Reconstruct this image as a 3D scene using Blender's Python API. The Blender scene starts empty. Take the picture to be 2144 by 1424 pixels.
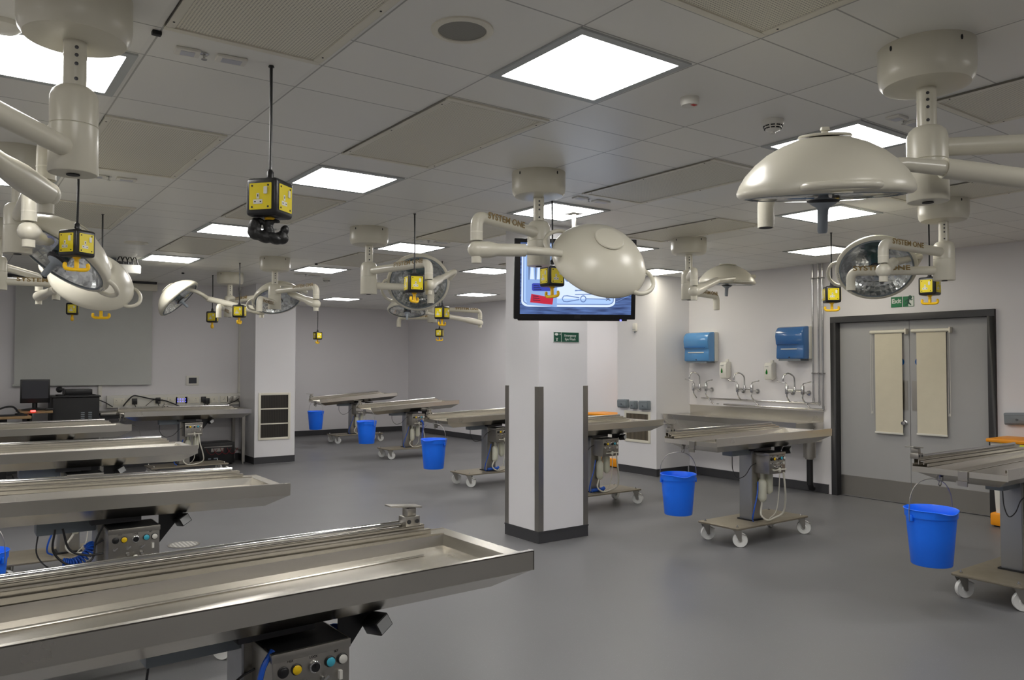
import bpy, bmesh, math, random
from mathutils import Vector, Matrix
random.seed(7)
PI = math.pi
COL = bpy.context.scene.collection
V = Vector

# ---------------------------------------------------------------- camera
FPX = 1649.1; YAW, PITCH, ROLL = math.radians(35.873), math.radians(1.7017), math.radians(0.0934)
CZ = 1.5214; H = 2.7158
cy, sy, cp, sp = math.cos(YAW), math.sin(YAW), math.cos(PITCH), math.sin(PITCH)
F = V((sy*cp, cy*cp, sp)); R0 = V((cy, -sy, 0)); U0 = R0.cross(F)
RT = R0*math.cos(ROLL) + U0*math.sin(ROLL); UP = U0*math.cos(ROLL) - R0*math.sin(ROLL)
CAM = V((0, 0, CZ))
cam = bpy.data.cameras.new('camera'); co = bpy.data.objects.new('camera', cam); COL.objects.link(co)
cam.sensor_width = 36; cam.lens = FPX/2144*36; cam.clip_start = .05; cam.clip_end = 100
M = Matrix((RT, UP, -F)).transposed().to_4x4(); M.translation = CAM; co.matrix_world = M
bpy.context.scene.camera = co
def ray(px, py): return RT*((px-1072)/FPX) - UP*((py-712)/FPX) + F
def onz(px, py, z): d = ray(px, py); return CAM + d*((z-CZ)/d.z)
def onx(px, py, x): d = ray(px, py); return CAM + d*(x/d.x)
def ony(px, py, y): d = ray(px, py); return CAM + d*(y/d.y)
def at(px, py, t): return CAM + ray(px, py)*t

# ---------------------------------------------------------------- materials
def lin(c):
    return tuple(((x/255)/12.92 if x/255 <= .04045 else ((x/255+.055)/1.055)**2.4) for x in c) + (1,)
def new_mat(name):
    m = bpy.data.materials.new(name); m.use_nodes = True
    nt = m.node_tree; return m, nt, nt.nodes['Principled BSDF']
def mat(name, col, rough=.5, metal=0, spec=.5, noise=0, nscale=8, bump=0, stretch=None, rvar=0, coat=0):
    m, nt, b = new_mat(name)
    b.inputs['Base Color'].default_value = lin(col); b.inputs['Roughness'].default_value = rough
    b.inputs['Metallic'].default_value = metal; b.inputs['Specular IOR Level'].default_value = spec
    if coat: b.inputs['Coat Weight'].default_value = coat
    if noise or bump or rvar:
        tc = nt.nodes.new('ShaderNodeTexCoord'); mp = nt.nodes.new('ShaderNodeMapping')
        nt.links.new(tc.outputs['Object'], mp.inputs[0])
        if stretch: mp.inputs['Scale'].default_value = stretch
        n = nt.nodes.new('ShaderNodeTexNoise'); n.inputs['Scale'].default_value = nscale; n.inputs['Detail'].default_value = 4
        nt.links.new(mp.outputs[0], n.inputs['Vector'])
        if noise:
            r = nt.nodes.new('ShaderNodeMapRange'); nt.links.new(n.outputs['Fac'], r.inputs[0])
            r.inputs[1].default_value = .15; r.inputs[2].default_value = .85
            r.inputs[3].default_value = 1-noise; r.inputs[4].default_value = 1+noise
            mx = nt.nodes.new('ShaderNodeVectorMath'); mx.operation = 'SCALE'
            mx.inputs[0].default_value = lin(col)[:3]; nt.links.new(r.outputs[0], mx.inputs['Scale'])
            nt.links.new(mx.outputs[0], b.inputs['Base Color'])
        if rvar:
            r = nt.nodes.new('ShaderNodeMapRange'); nt.links.new(n.outputs['Fac'], r.inputs[0])
            r.inputs[1].default_value = .15; r.inputs[2].default_value = .85
            r.inputs[3].default_value = max(.02, rough-rvar); r.inputs[4].default_value = rough+rvar
            nt.links.new(r.outputs[0], b.inputs['Roughness'])
        if bump:
            bp = nt.nodes.new('ShaderNodeBump'); bp.inputs['Strength'].default_value = bump; bp.inputs['Distance'].default_value = .01
            nt.links.new(n.outputs['Fac'], bp.inputs['Height']); nt.links.new(bp.outputs[0], b.inputs['Normal'])
    return m
def emit(name, col, s, base=.8):
    m, nt, b = new_mat(name)
    b.inputs['Base Color'].default_value = (base, base, base, 1)
    b.inputs['Emission Color'].default_value = lin(col); b.inputs['Emission Strength'].default_value = s
    return m
WALL = mat('wall_paint', (226, 224, 226), .55, noise=.02, nscale=1.2)
WALLB = mat('pillar_panel', (230, 229, 231), .35, noise=.015, nscale=1.5)
SKIRT = mat('dark_vinyl', (62, 62, 65), .45)
STEEL = mat('brushed_steel', (216, 212, 203), .26, 1, noise=.012, nscale=3, rvar=.025)
STEELD = mat('steel_dull', (170, 167, 160), .36, 1, noise=.02, nscale=4, rvar=.03)
STEELP = mat('plate_steel', (150, 142, 126), .5, .75, noise=.1, nscale=12)
ALU = mat('painted_aluminium', (158, 160, 164), .38, .55)
CHROME = mat('chrome', (205, 205, 205), .12, 1)
WHITE = mat('lamp_enamel', (206, 202, 186), .3, noise=.01)
WHITEP = mat('white_plastic', (222, 220, 212), .4)
CREAM = mat('cream_metal', (224, 220, 205), .4)
BLACK = mat('black_plastic', (24, 24, 26), .38)
BLACKM = mat('black_matt', (20, 20, 22), .6)
DARKM = mat('dark_metal', (70, 70, 72), .4, .6)
BLUE = mat('blue_plastic', (20, 116, 255), .36, noise=.03, nscale=6)
BLUEH = mat('blue_hose', (20, 82, 185), .35)
YEL = mat('yellow_plastic', (228, 208, 22), .4)
HOOKY = mat('hook_yellow', (255, 204, 12), .45)
ORANGE = mat('orange_plastic', (246, 158, 20), .45)
LIME = mat('lime_plastic', (210, 220, 40), .5)
HOSE = mat('white_hose', (205, 202, 190), .4)
BOTTLE = mat('bottle_plastic', (214, 214, 196), .35)
DOORG = mat('door_laminate', (168, 168, 168), .42, noise=.015)
FRAME = mat('door_frame_dark', (50, 50, 52), .45)
BLIND = mat('blind_fabric', (214, 207, 186), .8, noise=.03, nscale=9, bump=.25)
SOCK = mat('grey_plastic', (122, 130, 136), .4)
GREEN = mat('sign_green', (14, 112, 66), .4)
GREEND = mat('sign_dark_green', (16, 78, 58), .4)
SIGNW = mat('sign_white', (214, 220, 214), .4)
TEXTB = mat('gold_letters', (128, 104, 52), .5)
WOOD = mat('pale_wood', (150, 122, 84), .5, noise=.12, nscale=10, stretch=(1, 8, 8))
FABRIC = mat('screen_fabric', (196, 198, 194), .8, noise=.015)
DISP = mat('dark_display', (62, 64, 70), .25)
BLUET = mat('blue_translucent', (84, 146, 204), .2, spec=.6, coat=.4)
BLUED = mat('blue_dark_panel', (34, 92, 160), .25)
TEAL = mat('teal_glass', (30, 76, 78), .1, spec=.8)
HANDLEG = mat('grey_handle', (150, 158, 166), .4)
GLOVE = mat('black_rubber', (30, 30, 30), .42, noise=.2, nscale=30, bump=.6)
REDD = emit('red_indicator', (255, 30, 20), 2.5)
BLUEI = emit('blue_indicator', (60, 70, 255), 2.5)
m, nt, b = new_mat('mirror_painted_facets')
tc = nt.nodes.new('ShaderNodeTexCoord'); vo = nt.nodes.new('ShaderNodeTexVoronoi'); vo.inputs['Scale'].default_value = 34
nt.links.new(tc.outputs['Object'], vo.inputs['Vector'])
r = nt.nodes.new('ShaderNodeMapRange'); sx_ = nt.nodes.new('ShaderNodeSeparateColor'); nt.links.new(vo.outputs['Color'], sx_.inputs[0]); nt.links.new(sx_.outputs[0], r.inputs[0]); r.inputs[3].default_value = .6; r.inputs[4].default_value = 1.0  # random cell tones painted in to imitate the mixed reflections of facets
nt.links.new(r.outputs[0], b.inputs['Base Color']); b.inputs['Metallic'].default_value = 1; b.inputs['Roughness'].default_value = .24
bp = nt.nodes.new('ShaderNodeBump'); bp.inputs['Strength'].default_value = .3; bp.inputs['Distance'].default_value = .006
nt.links.new(vo.outputs['Distance'], bp.inputs['Height']); nt.links.new(bp.outputs[0], b.inputs['Normal']); MIRROR = m
LIGHTW = emit('light_panel', (255, 252, 248), 20.0)
LIGHTW2 = emit('light_panel_warm', (255, 247, 226), 12.0)
m, nt, b = new_mat('lens_glass')
gl = nt.nodes.new('ShaderNodeBsdfGlossy'); gl.inputs['Roughness'].default_value = .03
tr = nt.nodes.new('ShaderNodeBsdfTransparent'); tr.inputs[0].default_value = (.93, .95, .95, 1)
mx = nt.nodes.new('ShaderNodeMixShader'); lw = nt.nodes.new('ShaderNodeLayerWeight'); lw.inputs[0].default_value = .5
pw = nt.nodes.new('ShaderNodeMath'); pw.operation = 'POWER'; pw.inputs[1].default_value = 4; nt.links.new(lw.outputs['Facing'], pw.inputs[0])
ad = nt.nodes.new('ShaderNodeMath'); ad.operation = 'MULTIPLY_ADD'; ad.inputs[1].default_value = .7; ad.inputs[2].default_value = .06; nt.links.new(pw.outputs[0], ad.inputs[0])
nt.links.new(ad.outputs[0], mx.inputs[0]); nt.links.new(tr.outputs[0], mx.inputs[1]); nt.links.new(gl.outputs[0], mx.inputs[2])
nt.links.new(mx.outputs[0], nt.nodes['Material Output'].inputs[0]); nt.nodes.remove(b); GLASS = m

class NG:  # little node helper for pattern materials
    def __init__(s, nt): s.nt = nt
    def m(s, op, a, b=None, c=None):
        n = s.nt.nodes.new('ShaderNodeMath'); n.operation = op
        for i, x in enumerate((a, b, c)):
            if x is None: continue
            if isinstance(x, (int, float)): n.inputs[i].default_value = x
            else: s.nt.links.new(x, n.inputs[i])
        return n.outputs[0]
X0, Y0, T = .30336, 2.38238, .6
def ceiling_mat():
    m, nt, b = new_mat('ceiling_tiles'); g = NG(nt)
    geo = nt.nodes.new('ShaderNodeNewGeometry'); sx = nt.nodes.new('ShaderNodeSeparateXYZ'); nt.links.new(geo.outputs['Position'], sx.inputs[0])
    u = g.m('DIVIDE', g.m('SUBTRACT', sx.outputs[0], X0), T); v = g.m('DIVIDE', g.m('SUBTRACT', sx.outputs[1], Y0), T)
    def dist_line(t, off, per=1.0):   # distance (in tiles) to nearest line at off + k*per
        a = g.m('DIVIDE', g.m('SUBTRACT', t, off), per); f = g.m('SUBTRACT', a, g.m('ROUND', a)); return g.m('MULTIPLY', f, per)
    du = dist_line(u, .5); dv = dist_line(v, .5); dv2 = dist_line(v, 1.0, 2.0)
    w = .0035/T
    l1 = g.m('LESS_THAN', g.m('ABSOLUTE', g.m('SUBTRACT', du, .02)), w)
    l2 = g.m('LESS_THAN', g.m('ABSOLUTE', dv), w); l3 = g.m('LESS_THAN', g.m('ABSOLUTE', dv2), w)
    line = g.m('MAXIMUM', l1, g.m('MAXIMUM', l2, l3))
    band = g.m('LESS_THAN', g.m('ABSOLUTE', du), .02)
    n = nt.nodes.new('ShaderNodeTexNoise'); n.inputs['Scale'].default_value = .8; nt.links.new(geo.outputs['Position'], n.inputs['Vector'])
    # each tile slightly different tone
    wn = nt.nodes.new('ShaderNodeTexWhiteNoise'); cv = nt.nodes.new('ShaderNodeCombineXYZ')
    nt.links.new(g.m('FLOOR', g.m('ADD', u, .5)), cv.inputs[0]); nt.links.new(g.m('FLOOR', g.m('ADD', v, .5)), cv.inputs[1]); nt.links.new(cv.outputs[0], wn.inputs['Vector'])
    tone = g.m('ADD', .95, g.m('MULTIPLY', wn.outputs['Value'], .06))
    tone = g.m('SUBTRACT', tone, g.m('MULTIPLY', band, .04)); tone = g.m('SUBTRACT', tone, g.m('MULTIPLY', line, .5))
    sc = nt.nodes.new('ShaderNodeVectorMath'); sc.operation = 'SCALE'; sc.inputs[0].default_value = lin((236, 235, 229))[:3]; nt.links.new(tone, sc.inputs['Scale'])
    nt.links.new(sc.outputs[0], b.inputs['Base Color']); b.inputs['Roughness'].default_value = .36; b.inputs['Specular IOR Level'].default_value = .55
    bp = nt.nodes.new('ShaderNodeBump'); bp.inputs['Strength'].default_value = .4; bp.inputs['Distance'].default_value = .004; bp.invert = True
    nt.links.new(line, bp.inputs['Height']); nt.links.new(bp.outputs[0], b.inputs['Normal'])
    return m
CEIL = ceiling_mat()
def floor_mat():
    m, nt, b = new_mat('speckled_vinyl'); g = NG(nt)
    geo = nt.nodes.new('ShaderNodeNewGeometry')
    n = nt.nodes.new('ShaderNodeTexNoise'); n.inputs['Scale'].default_value = 190; n.inputs['Detail'].default_value = 1; nt.links.new(geo.outputs['Position'], n.inputs['Vector'])
    n2 = nt.nodes.new('ShaderNodeTexNoise'); n2.inputs['Scale'].default_value = 1.1; n2.inputs['Detail'].default_value = 3; nt.links.new(geo.outputs['Position'], n2.inputs['Vector'])
    s = g.m('MULTIPLY', g.m('GREATER_THAN', n.outputs['Fac'], .71), .55)
    tone = g.m('ADD', g.m('ADD', .94, s), g.m('MULTIPLY', g.m('SUBTRACT', n2.outputs['Fac'], .5), .22))
    sc = nt.nodes.new('ShaderNodeVectorMath'); sc.operation = 'SCALE'; sc.inputs[0].default_value = lin((113, 113, 115))[:3]; nt.links.new(tone, sc.inputs['Scale'])
    nt.links.new(sc.outputs[0], b.inputs['Base Color']); b.inputs['Specular IOR Level'].default_value = .5
    nt.links.new(g.m('ADD', .33, g.m('MULTIPLY', n2.outputs['Fac'], .2)), b.inputs['Roughness'])
    return m
FLOOR = floor_mat()
def perf_mat(name, col, pitch, r, hole=.35, slots=False):
    m, nt, b = new_mat(name); g = NG(nt)
    tc = nt.nodes.new('ShaderNodeTexCoord'); sx = nt.nodes.new('ShaderNodeSeparateXYZ'); nt.links.new(tc.outputs['Object'], sx.inputs[0])
    def fr(o):
        a = g.m('DIVIDE', o, pitch); return g.m('SUBTRACT', a, g.m('ROUND', a))
    if slots:
        k = g.m('LESS_THAN', g.m('ABSOLUTE', fr(sx.outputs[0])), r)
    else:
        x, y = fr(sx.outputs[0]), fr(sx.outputs[1])
        k = g.m('LESS_THAN', g.m('ADD', g.m('MULTIPLY', x, x), g.m('MULTIPLY', y, y)), r*r)
    t = g.m('SUBTRACT', 1.0, g.m('MULTIPLY', k, 1-hole))
    sc = nt.nodes.new('ShaderNodeVectorMath'); sc.operation = 'SCALE'; sc.inputs[0].default_value = lin(col)[:3]; nt.links.new(t, sc.inputs['Scale'])
    nt.links.new(sc.outputs[0], b.inputs['Base Color']); b.inputs['Roughness'].default_value = .45
    return m
PERF = perf_mat('perforated_cream', (228, 224, 208), .011, .3, .5)
LOUV = perf_mat('vent_slats', (34, 31, 27), .026, .16, 2.4, True)
DRAINM = perf_mat('drain_holes', (190, 188, 182), .03, .33, .2)

# ---------------------------------------------------------------- mesh builder
MW = {}
class MB:
    def __init__(s): s.v = []; s.f = []; s.mi = []; s.cur = 0
    def add(s, vs, fs, mt=None):
        o = len(s.v)
        for p in vs: s.v.append(tuple(mt @ V(p)) if mt else tuple(p))
        for f in fs: s.f.append(tuple(i+o for i in f)); s.mi.append(s.cur)
        return s
    def box(s, x0, x1, y0, y1, z0, z1, mt=None):
        vs = [(x, y, z) for z in (z0, z1) for y in (y0, y1) for x in (x0, x1)]
        return s.add(vs, [(0, 2, 3, 1), (4, 5, 7, 6), (0, 1, 5, 4), (2, 6, 7, 3), (0, 4, 6, 2), (1, 3, 7, 5)], mt)
    def loft(s, rings, cap=True, mt=None, closed=False):
        n = len(rings[0]); vs = [p for r in rings for p in r]; fs = []
        k = len(rings)
        for i in range(k if closed else k-1):
            j = (i+1) % k
            for a in range(n):
                b2 = (a+1) % n; fs.append((i*n+a, i*n+b2, j*n+b2, j*n+a))
        if cap and not closed: fs += [tuple(range(n-1, -1, -1)), tuple((k-1)*n+i for i in range(n))]
        return s.add(vs, fs, mt)
    def lathe(s, prof, seg=32, mt=None, cap=True):
        rings = [[(max(r, 1e-4)*math.cos(2*PI*i/seg), max(r, 1e-4)*math.sin(2*PI*i/seg), z) for i in range(seg)] for r, z in prof]
        return s.loft(rings, cap, mt)
    def cyl(s, p0, p1, r0, r1=None, seg=20, cap=True):
        p0, p1 = V(p0), V(p1); d = p1-p0
        mt = Matrix.Translation(p0) @ d.to_track_quat('Z', 'Y').to_matrix().to_4x4()
        r1 = r0 if r1 is None else r1
        return s.lathe([(r0, 0), (r1, d.length)], seg, mt, cap)
    def tube(s, pts, r, seg=12, cap=True):
        pts = [V(p) for p in pts]; n = len(pts)
        rs = r if isinstance(r, (list, tuple)) else [r]*n
        tg = [(pts[min(i+1, n-1)]-pts[max(i-1, 0)]).normalized() for i in range(n)]
        up = V((0, 0, 1)) if abs(tg[0].z) < .9 else V((1, 0, 0))
        nn = (up - tg[0]*up.dot(tg[0])).normalized(); rings = []
        for i in range(n):
            nn = (nn - tg[i]*nn.dot(tg[i])).normalized(); bb = tg[i].cross(nn)
            rings.append([pts[i]+(nn*math.cos(2*PI*k/seg)+bb*math.sin(2*PI*k/seg))*rs[i] for k in range(seg)])
        return s.loft(rings, cap)
    def sphere(s, c, r, seg=16, mt=None, sc=(1, 1, 1)):
        rings = []
        for i in range(seg//2+1):
            a = PI*i/(seg//2)-PI/2; rr = max(math.cos(a), 1e-3)*r
            rings.append([(c[0]+rr*math.cos(2*PI*k/seg)*sc[0], c[1]+rr*math.sin(2*PI*k/seg)*sc[1], c[2]+math.sin(a)*r*sc[2]) for k in range(seg)])
        return s.loft(rings, True, mt)
    def prism(s, poly, d, mt=None):   # poly in xy, extruded 0..d in z
        n = len(poly)
        return s.loft([[(x, y, 0) for x, y in poly], [(x, y, d) for x, y in poly]], True, mt)
    def use(s, i): s.cur = i; return s
    def build(s, name, mats, parent=None, world=False, bevel=0, ang=40, flat=False, seg=2):
        me = bpy.data.meshes.new(name); vs = s.v
        if world and parent is not None:
            inv = MW[parent].inverted(); vs = [tuple(inv @ V(p)) for p in vs]
        me.from_pydata(vs, [], s.f)
        mats = mats if isinstance(mats, (list, tuple)) else [mats]
        for m_ in mats: me.materials.append(m_)
        me.polygons.foreach_set('material_index', s.mi)
        bm = bmesh.new(); bm.from_mesh(me)
        bmesh.ops.remove_doubles(bm, verts=bm.verts, dist=1e-5)
        bmesh.ops.recalc_face_normals(bm, faces=bm.faces)
        if bevel:
            ed = [e for e in bm.edges if e.is_manifold and e.calc_face_angle(0) > math.radians(35)]
            bmesh.ops.bevel(bm, geom=ed, offset=bevel, segments=seg, affect='EDGES', profile=.5, clamp_overlap=True)
        bm.to_mesh(me); bm.free()
        if not flat:
            me.shade_smooth(); me.set_sharp_from_angle(angle=math.radians(ang))
        o = bpy.data.objects.new(name, me); COL.objects.link(o)
        if parent is not None: o.parent = parent; MW[o] = MW[parent]
        else: MW[o] = Matrix.Identity(4)
        return o
def tag(o, label=None, cat=None, group=None, kind=None):
    if label: o['label'] = label
    if cat: o['category'] = cat
    if group: o['group'] = group
    if kind: o['kind'] = kind
    return o
def thing(name, label, cat, loc=(0, 0, 0), rz=0, group=None, mt=None):
    o = bpy.data.objects.new(name, None); COL.objects.link(o); o.empty_display_size = .1
    m_ = mt if mt is not None else Matrix.Translation(V(loc)) @ Matrix.Rotation(rz, 4, 'Z')
    o.matrix_world = m_; MW[o] = m_.copy()
    return tag(o, label, cat, group)
def copy_tree(o, parent=None):
    c = o.copy(); COL.objects.link(c)
    if parent is not None: c.parent = parent
    for ch in list(o.children): copy_tree(ch, c)
    return c
def place(o, loc, rz=0, tilt=0):
    m_ = Matrix.Translation(V(loc)) @ Matrix.Rotation(rz, 4, 'Z') @ Matrix.Rotation(tilt, 4, 'Y')
    o.matrix_world = m_; MW[o] = m_
def struct(name, mb, m_, parent=None, **k):
    o = mb.build(name, m_, parent, **k); o['kind'] = 'structure' if parent is None else o.get('kind', 'structure'); return o
def letters(body, size, mt, m_, name, parent, sx=1.0, align='LEFT', depth=.0006, spacing=1.0, bold=0):
    cu = bpy.data.curves.new('tmp', 'FONT'); cu.body = body; cu.size = size; cu.extrude = depth; cu.align_x = align
    cu.space_character = spacing; cu.offset = bold; cu.resolution_u = 3
    t = bpy.data.objects.new('tmp', cu); COL.objects.link(t)
    dg = bpy.context.evaluated_depsgraph_get(); dg.update()
    me = bpy.data.meshes.new_from_object(t.evaluated_get(dg))
    bpy.data.objects.remove(t)
    inv = MW[parent].inverted() @ mt @ Matrix.Diagonal((sx, 1, 1, 1)); me.transform(inv)
    me.materials.clear(); me.materials.append(m_)
    o = bpy.data.objects.new(name, me); COL.objects.link(o); o.parent = parent; MW[o] = MW[parent]
    return o
def frame_mat(o, x, y, z=None):   # matrix with given x axis, y axis at origin o
    x = V(x).normalized(); z = x.cross(V(y)).normalized(); y = z.cross(x)
    m_ = Matrix((x, y, z)).transposed().to_4x4(); m_.translation = V(o); return m_
def bez(p, n=10):   # smooth Catmull-Rom path
    p = [V(q) for q in p]; q = [p[0]*2-p[1]]+p+[p[-1]*2-p[-2]]; out = []
    for i in range(1, len(q)-2):
        for k in range(n):
            t = k/n; a, b_, c, d = q[i-1], q[i], q[i+1], q[i+2]
            out.append(.5*((2*b_)+(c-a)*t+(2*a-5*b_+4*c-d)*t*t+(3*b_-a-3*c+d)*t**3))
    return out+[p[-1]]
def rrect(x0, x1, y0, y1, r, n=4):
    out = []
    for cx, cy_, a0 in ((x1-r, y1-r, 0), (x0+r, y1-r, 90), (x0+r, y0+r, 180), (x1-r, y0+r, 270)):
        for i in range(n+1):
            a = math.radians(a0+90*i/n); out.append((cx+r*math.cos(a), cy_+r*math.sin(a)))
    return out
# ================================================================ THE ROOM
XR, XF, YB, YS = 8.45, 8.60, 15.92, 12.62     # right wall, far right wall, back wall, screen wall
XL, YN = -2.6, -3.2
struct('floor', MB().box(XL-.1, 8.8, YN-.1, 16.1, -.05, 0), FLOOR)
struct('ceiling', MB().box(XL-.1, 8.8, YN-.1, 16.1, H, H+.05), CEIL)
struct('wall_left', MB().box(XL-.1, XL, YN-.1, YS+.1, 0, H), WALL)
struct('wall_front', MB().box(XL-.1, 8.8, YN-.1, YN, 0, H), WALL)
struct('wall_screen_side', MB().box(XL-.1, 4.43, YS, YS+.1, 0, H), WALL)
struct('wall_back', MB().box(4.0, 8.8, YB, YB+.1, 0, H), WALL)
struct('wall_far_right', MB().box(XF, XF+.1, 7.46, 16.0, 0, H), WALL)
struct('wall_return', MB().box(4.33, 4.43, YS, 16.0, 0, H), WALL)
# right wall with the doorway cut out (y 3.55 - 5.28, z 0 - 2.06)
DY0, DY1, DZ = 3.51, 5.28, 2.065
w = MB().box(XR, XR+.12, YN, DY0, 0, H).box(XR, XR+.12, DY1, 8.15, 0, H).box(XR, XR+.12, DY0, DY1, DZ, H)
struct('wall_right', w, WALL)
struct('wall_pillar_left', MB().box(3.81, 4.43, 11.85, YS, 0, H), WALLB)
struct('wall_pillar_center', MB().box(4.09, 4.635, 5.27, 5.75, 0, H), WALLB)
struct('wall_pillar_right', MB().box(7.79, 8.62, 7.46, 8.21, 0, H), WALLB)
def skirt(name, x0, x1, y0, y1): return struct(name, MB().box(x0, x1, y0, y1, .004, .1).box(x0-.002, x1+.002, y0-.002, y1+.002, .1, .108), SKIRT)
skirt('baseboard_back', 4.43, XF, YB-.018, YB); skirt('baseboard_far_right', XF-.018, XF, 8.21, YB-.02)
skirt('baseboard_screen', XL, 3.81, YS-.018, YS); skirt('baseboard_left', XL, XL+.018, YN, YS-.02)
skirt('baseboard_right', XR-.018, XR, DY1+.06, 7.46); skirt('baseboard_right_near', XR-.018, XR, YN, DY0-.06)
def ring_skirt(name, x0, x1, y0, y1):
    t = .004; return struct(name, MB().box(x0-t, x1+t, y0-t, y1+t, .004, .095).box(x0-t-.004, x1+t+.004, y0-t-.004, y1+t+.004, .095, .105), SKIRT)
ring_skirt('baseboard_pillar_center', 4.09, 4.635, 5.27, 5.75)
ring_skirt('baseboard_pillar_left', 3.81, 4.43, 11.85, 12.6)
ring_skirt('baseboard_pillar_right', 7.79, 8.4, 7.46, 8.21)
# steel corner guards on the middle pillar
for i, (cx, cy_, dx, dy) in enumerate(((4.09, 5.27, 1, 1), (4.635, 5.27, -1, 1), (4.09, 5.75, 1, -1))):
    g = MB(); w_, t = .05, .004
    g.box(min(cx-dx*t, cx+dx*w_), max(cx-dx*t, cx+dx*w_), min(cy_-dy*t, cy_), max(cy_-dy*t, cy_), .106, 1.325)
    g.box(min(cx-dx*t, cx), max(cx-dx*t, cx), min(cy_, cy_+dy*w_), max(cy_, cy_+dy*w_), .106, 1.325)
    struct('trim_%d' % (i+1), g, STEELD)

# ---- doors
fr = MB()
fw = .065
fr.box(XR-.035, XR+.125, DY0-.005, DY0+fw, .0, DZ-fw).box(XR-.035, XR+.125, DY1-fw, DY1+.005, .0, DZ-fw).box(XR-.035, XR+.125, DY0-.005, DY1+.005, DZ-fw, DZ+.005)
struct('trim_4', fr, FRAME, bevel=.002)
def door_leaf(name, y0, y1, handle_side):
    d = struct(name, MB().box(XR+.05, XR+.095, y0, y1, .006, DZ-fw-.003), DOORG)
    k = MB().box(XR+.047, XR+.0505, y0+.004, y1-.004, .012, .24).build('kick_plate', STEELD, d)
    yy = y1 if handle_side > 0 else y0
    ya, yb = sorted((yy-handle_side*.02, yy-handle_side*.095))
    MB().box(XR+.046, XR+.0505, ya, yb, 1.02, 1.34).build('push_plate', STEELD, d)
    c = Matrix.Translation((XR+.05, yy-handle_side*.10, 1.545)) @ Matrix.Rotation(-PI/2, 4, 'Y')
    MB().lathe([(.044, 0), (.044, .003)], 28, c).build('door_sign', BLUED, d)
    return d
ym = (DY0+DY1)/2 - .0
ld = door_leaf('door_1', ym+.0025, DY1-fw-.003, -1)
rd = door_leaf('door_2', DY0+fw+.003, ym-.0025, 1)
c = Matrix.Translation((XR+.05, ym+.06, .88)) @ Matrix.Rotation(-PI/2, 4, 'Y')
MB().lathe([(.03, 0), (.03, .006), (.018, .01), (.018, .025), (.024, .03), (.02, .05), (0, .052)], 24, c).build('door_knob', CHROME, ld)
def blind(y0, y1, z0, z1, label, cord):
    t = thing('roller_blind', label, 'blind', (XR+.03, (y0+y1)/2, z1), group='roller blinds on the double doors')
    MB().box(XR+.022, XR+.0245, y0, y1, z0, z1).build('blind_fabric', BLIND, t, world=True)
    MB().cyl((XR+.022, y0-.04, z1+.012), (XR+.022, y1+.05, z1+.012), .019).build('head_roller', CREAM, t, world=True)
    MB().box(XR-.005, XR+.048, y0-.055, y0-.04, z1-.02, z1+.04).build('bracket', CREAM, t, world=True, bevel=.002)
    MB().box(XR+.012, XR+.032, y0-.006, y1+.006, z0-.014, z0+.006).build('bottom_bar', WHITEP, t, world=True, bevel=.003)
    yc = y1+.035 if cord > 0 else y0-.03
    pts = [(XR+.02, yc+.008, z1)]+[(XR+.02, yc+.008, z1-.4), (XR+.02, yc+.012, z1-.95)]
    pts = bez([(XR+.018, yc-.006, z1), (XR+.018, yc-.01, z0+.28), (XR+.018, yc, z0+.23), (XR+.018, yc+.012, z0+.28), (XR+.018, yc+.006, z1)], 8)
    MB().tube(pts, .0022, 6).build('pull_cord', WHITEP, t, world=True)
zt, zb = onx(1830, 695, XR+.02), onx(1830, 905, XR+.02)
a, b_ = onx(1831, 700, XR+.02).y, onx(1888, 700, XR+.02).y
blind(b_, a, onx(1860, 906, XR+.02).z, onx(1860, 697, XR+.02).z, 'cream roller blind pulled down on the left door leaf', 1)
a, b_ = onx(1918, 700, XR+.02).y, onx(1980, 700, XR+.02).y
blind(b_, a, onx(1950, 910, XR+.02).z, onx(1950, 694, XR+.02).z, 'cream roller blind pulled down on the right door leaf', -1)

# ---- exit sign (two boards side by side)
def wall_board(name, label, cat, x, ya, yb, z0, z1, m_, d=.005, group=None):
    t = thing(name, label, cat, (x, (ya+yb)/2, (z0+z1)/2), group=group)
    MB().box(x-d, x, min(ya, yb), max(ya, yb), z0, z1).build('board', m_, t, world=True)
    return t
p0, p1, p2, p3 = onx(1866, 640, XR), onx(1889, 640, XR), onx(1891, 640, XR), onx(1914, 640, XR)
z1, z0 = onx(1878, 622, XR).z, onx(1878, 643.5, XR).z
t = wall_board('exit_sign', 'green sign reading Exit above the grey double doors', 'sign', XR, p0.y, p1.y, z0, z1, GREEN)
w_ = abs(p0.y-p1.y)
letters('Exit', .068, frame_mat((XR-.0055, (p0.y+p1.y)/2, z0+.045), (0, -1, 0), (0, 0, 1)), SIGNW, 'lettering', t, 1.0, 'CENTER', bold=.002)
t = wall_board('exit_sign', 'green sign with a white running man beside the word sign above the doors', 'sign', XR, p2.y, p3.y, z0, z1, GREEN)
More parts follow.
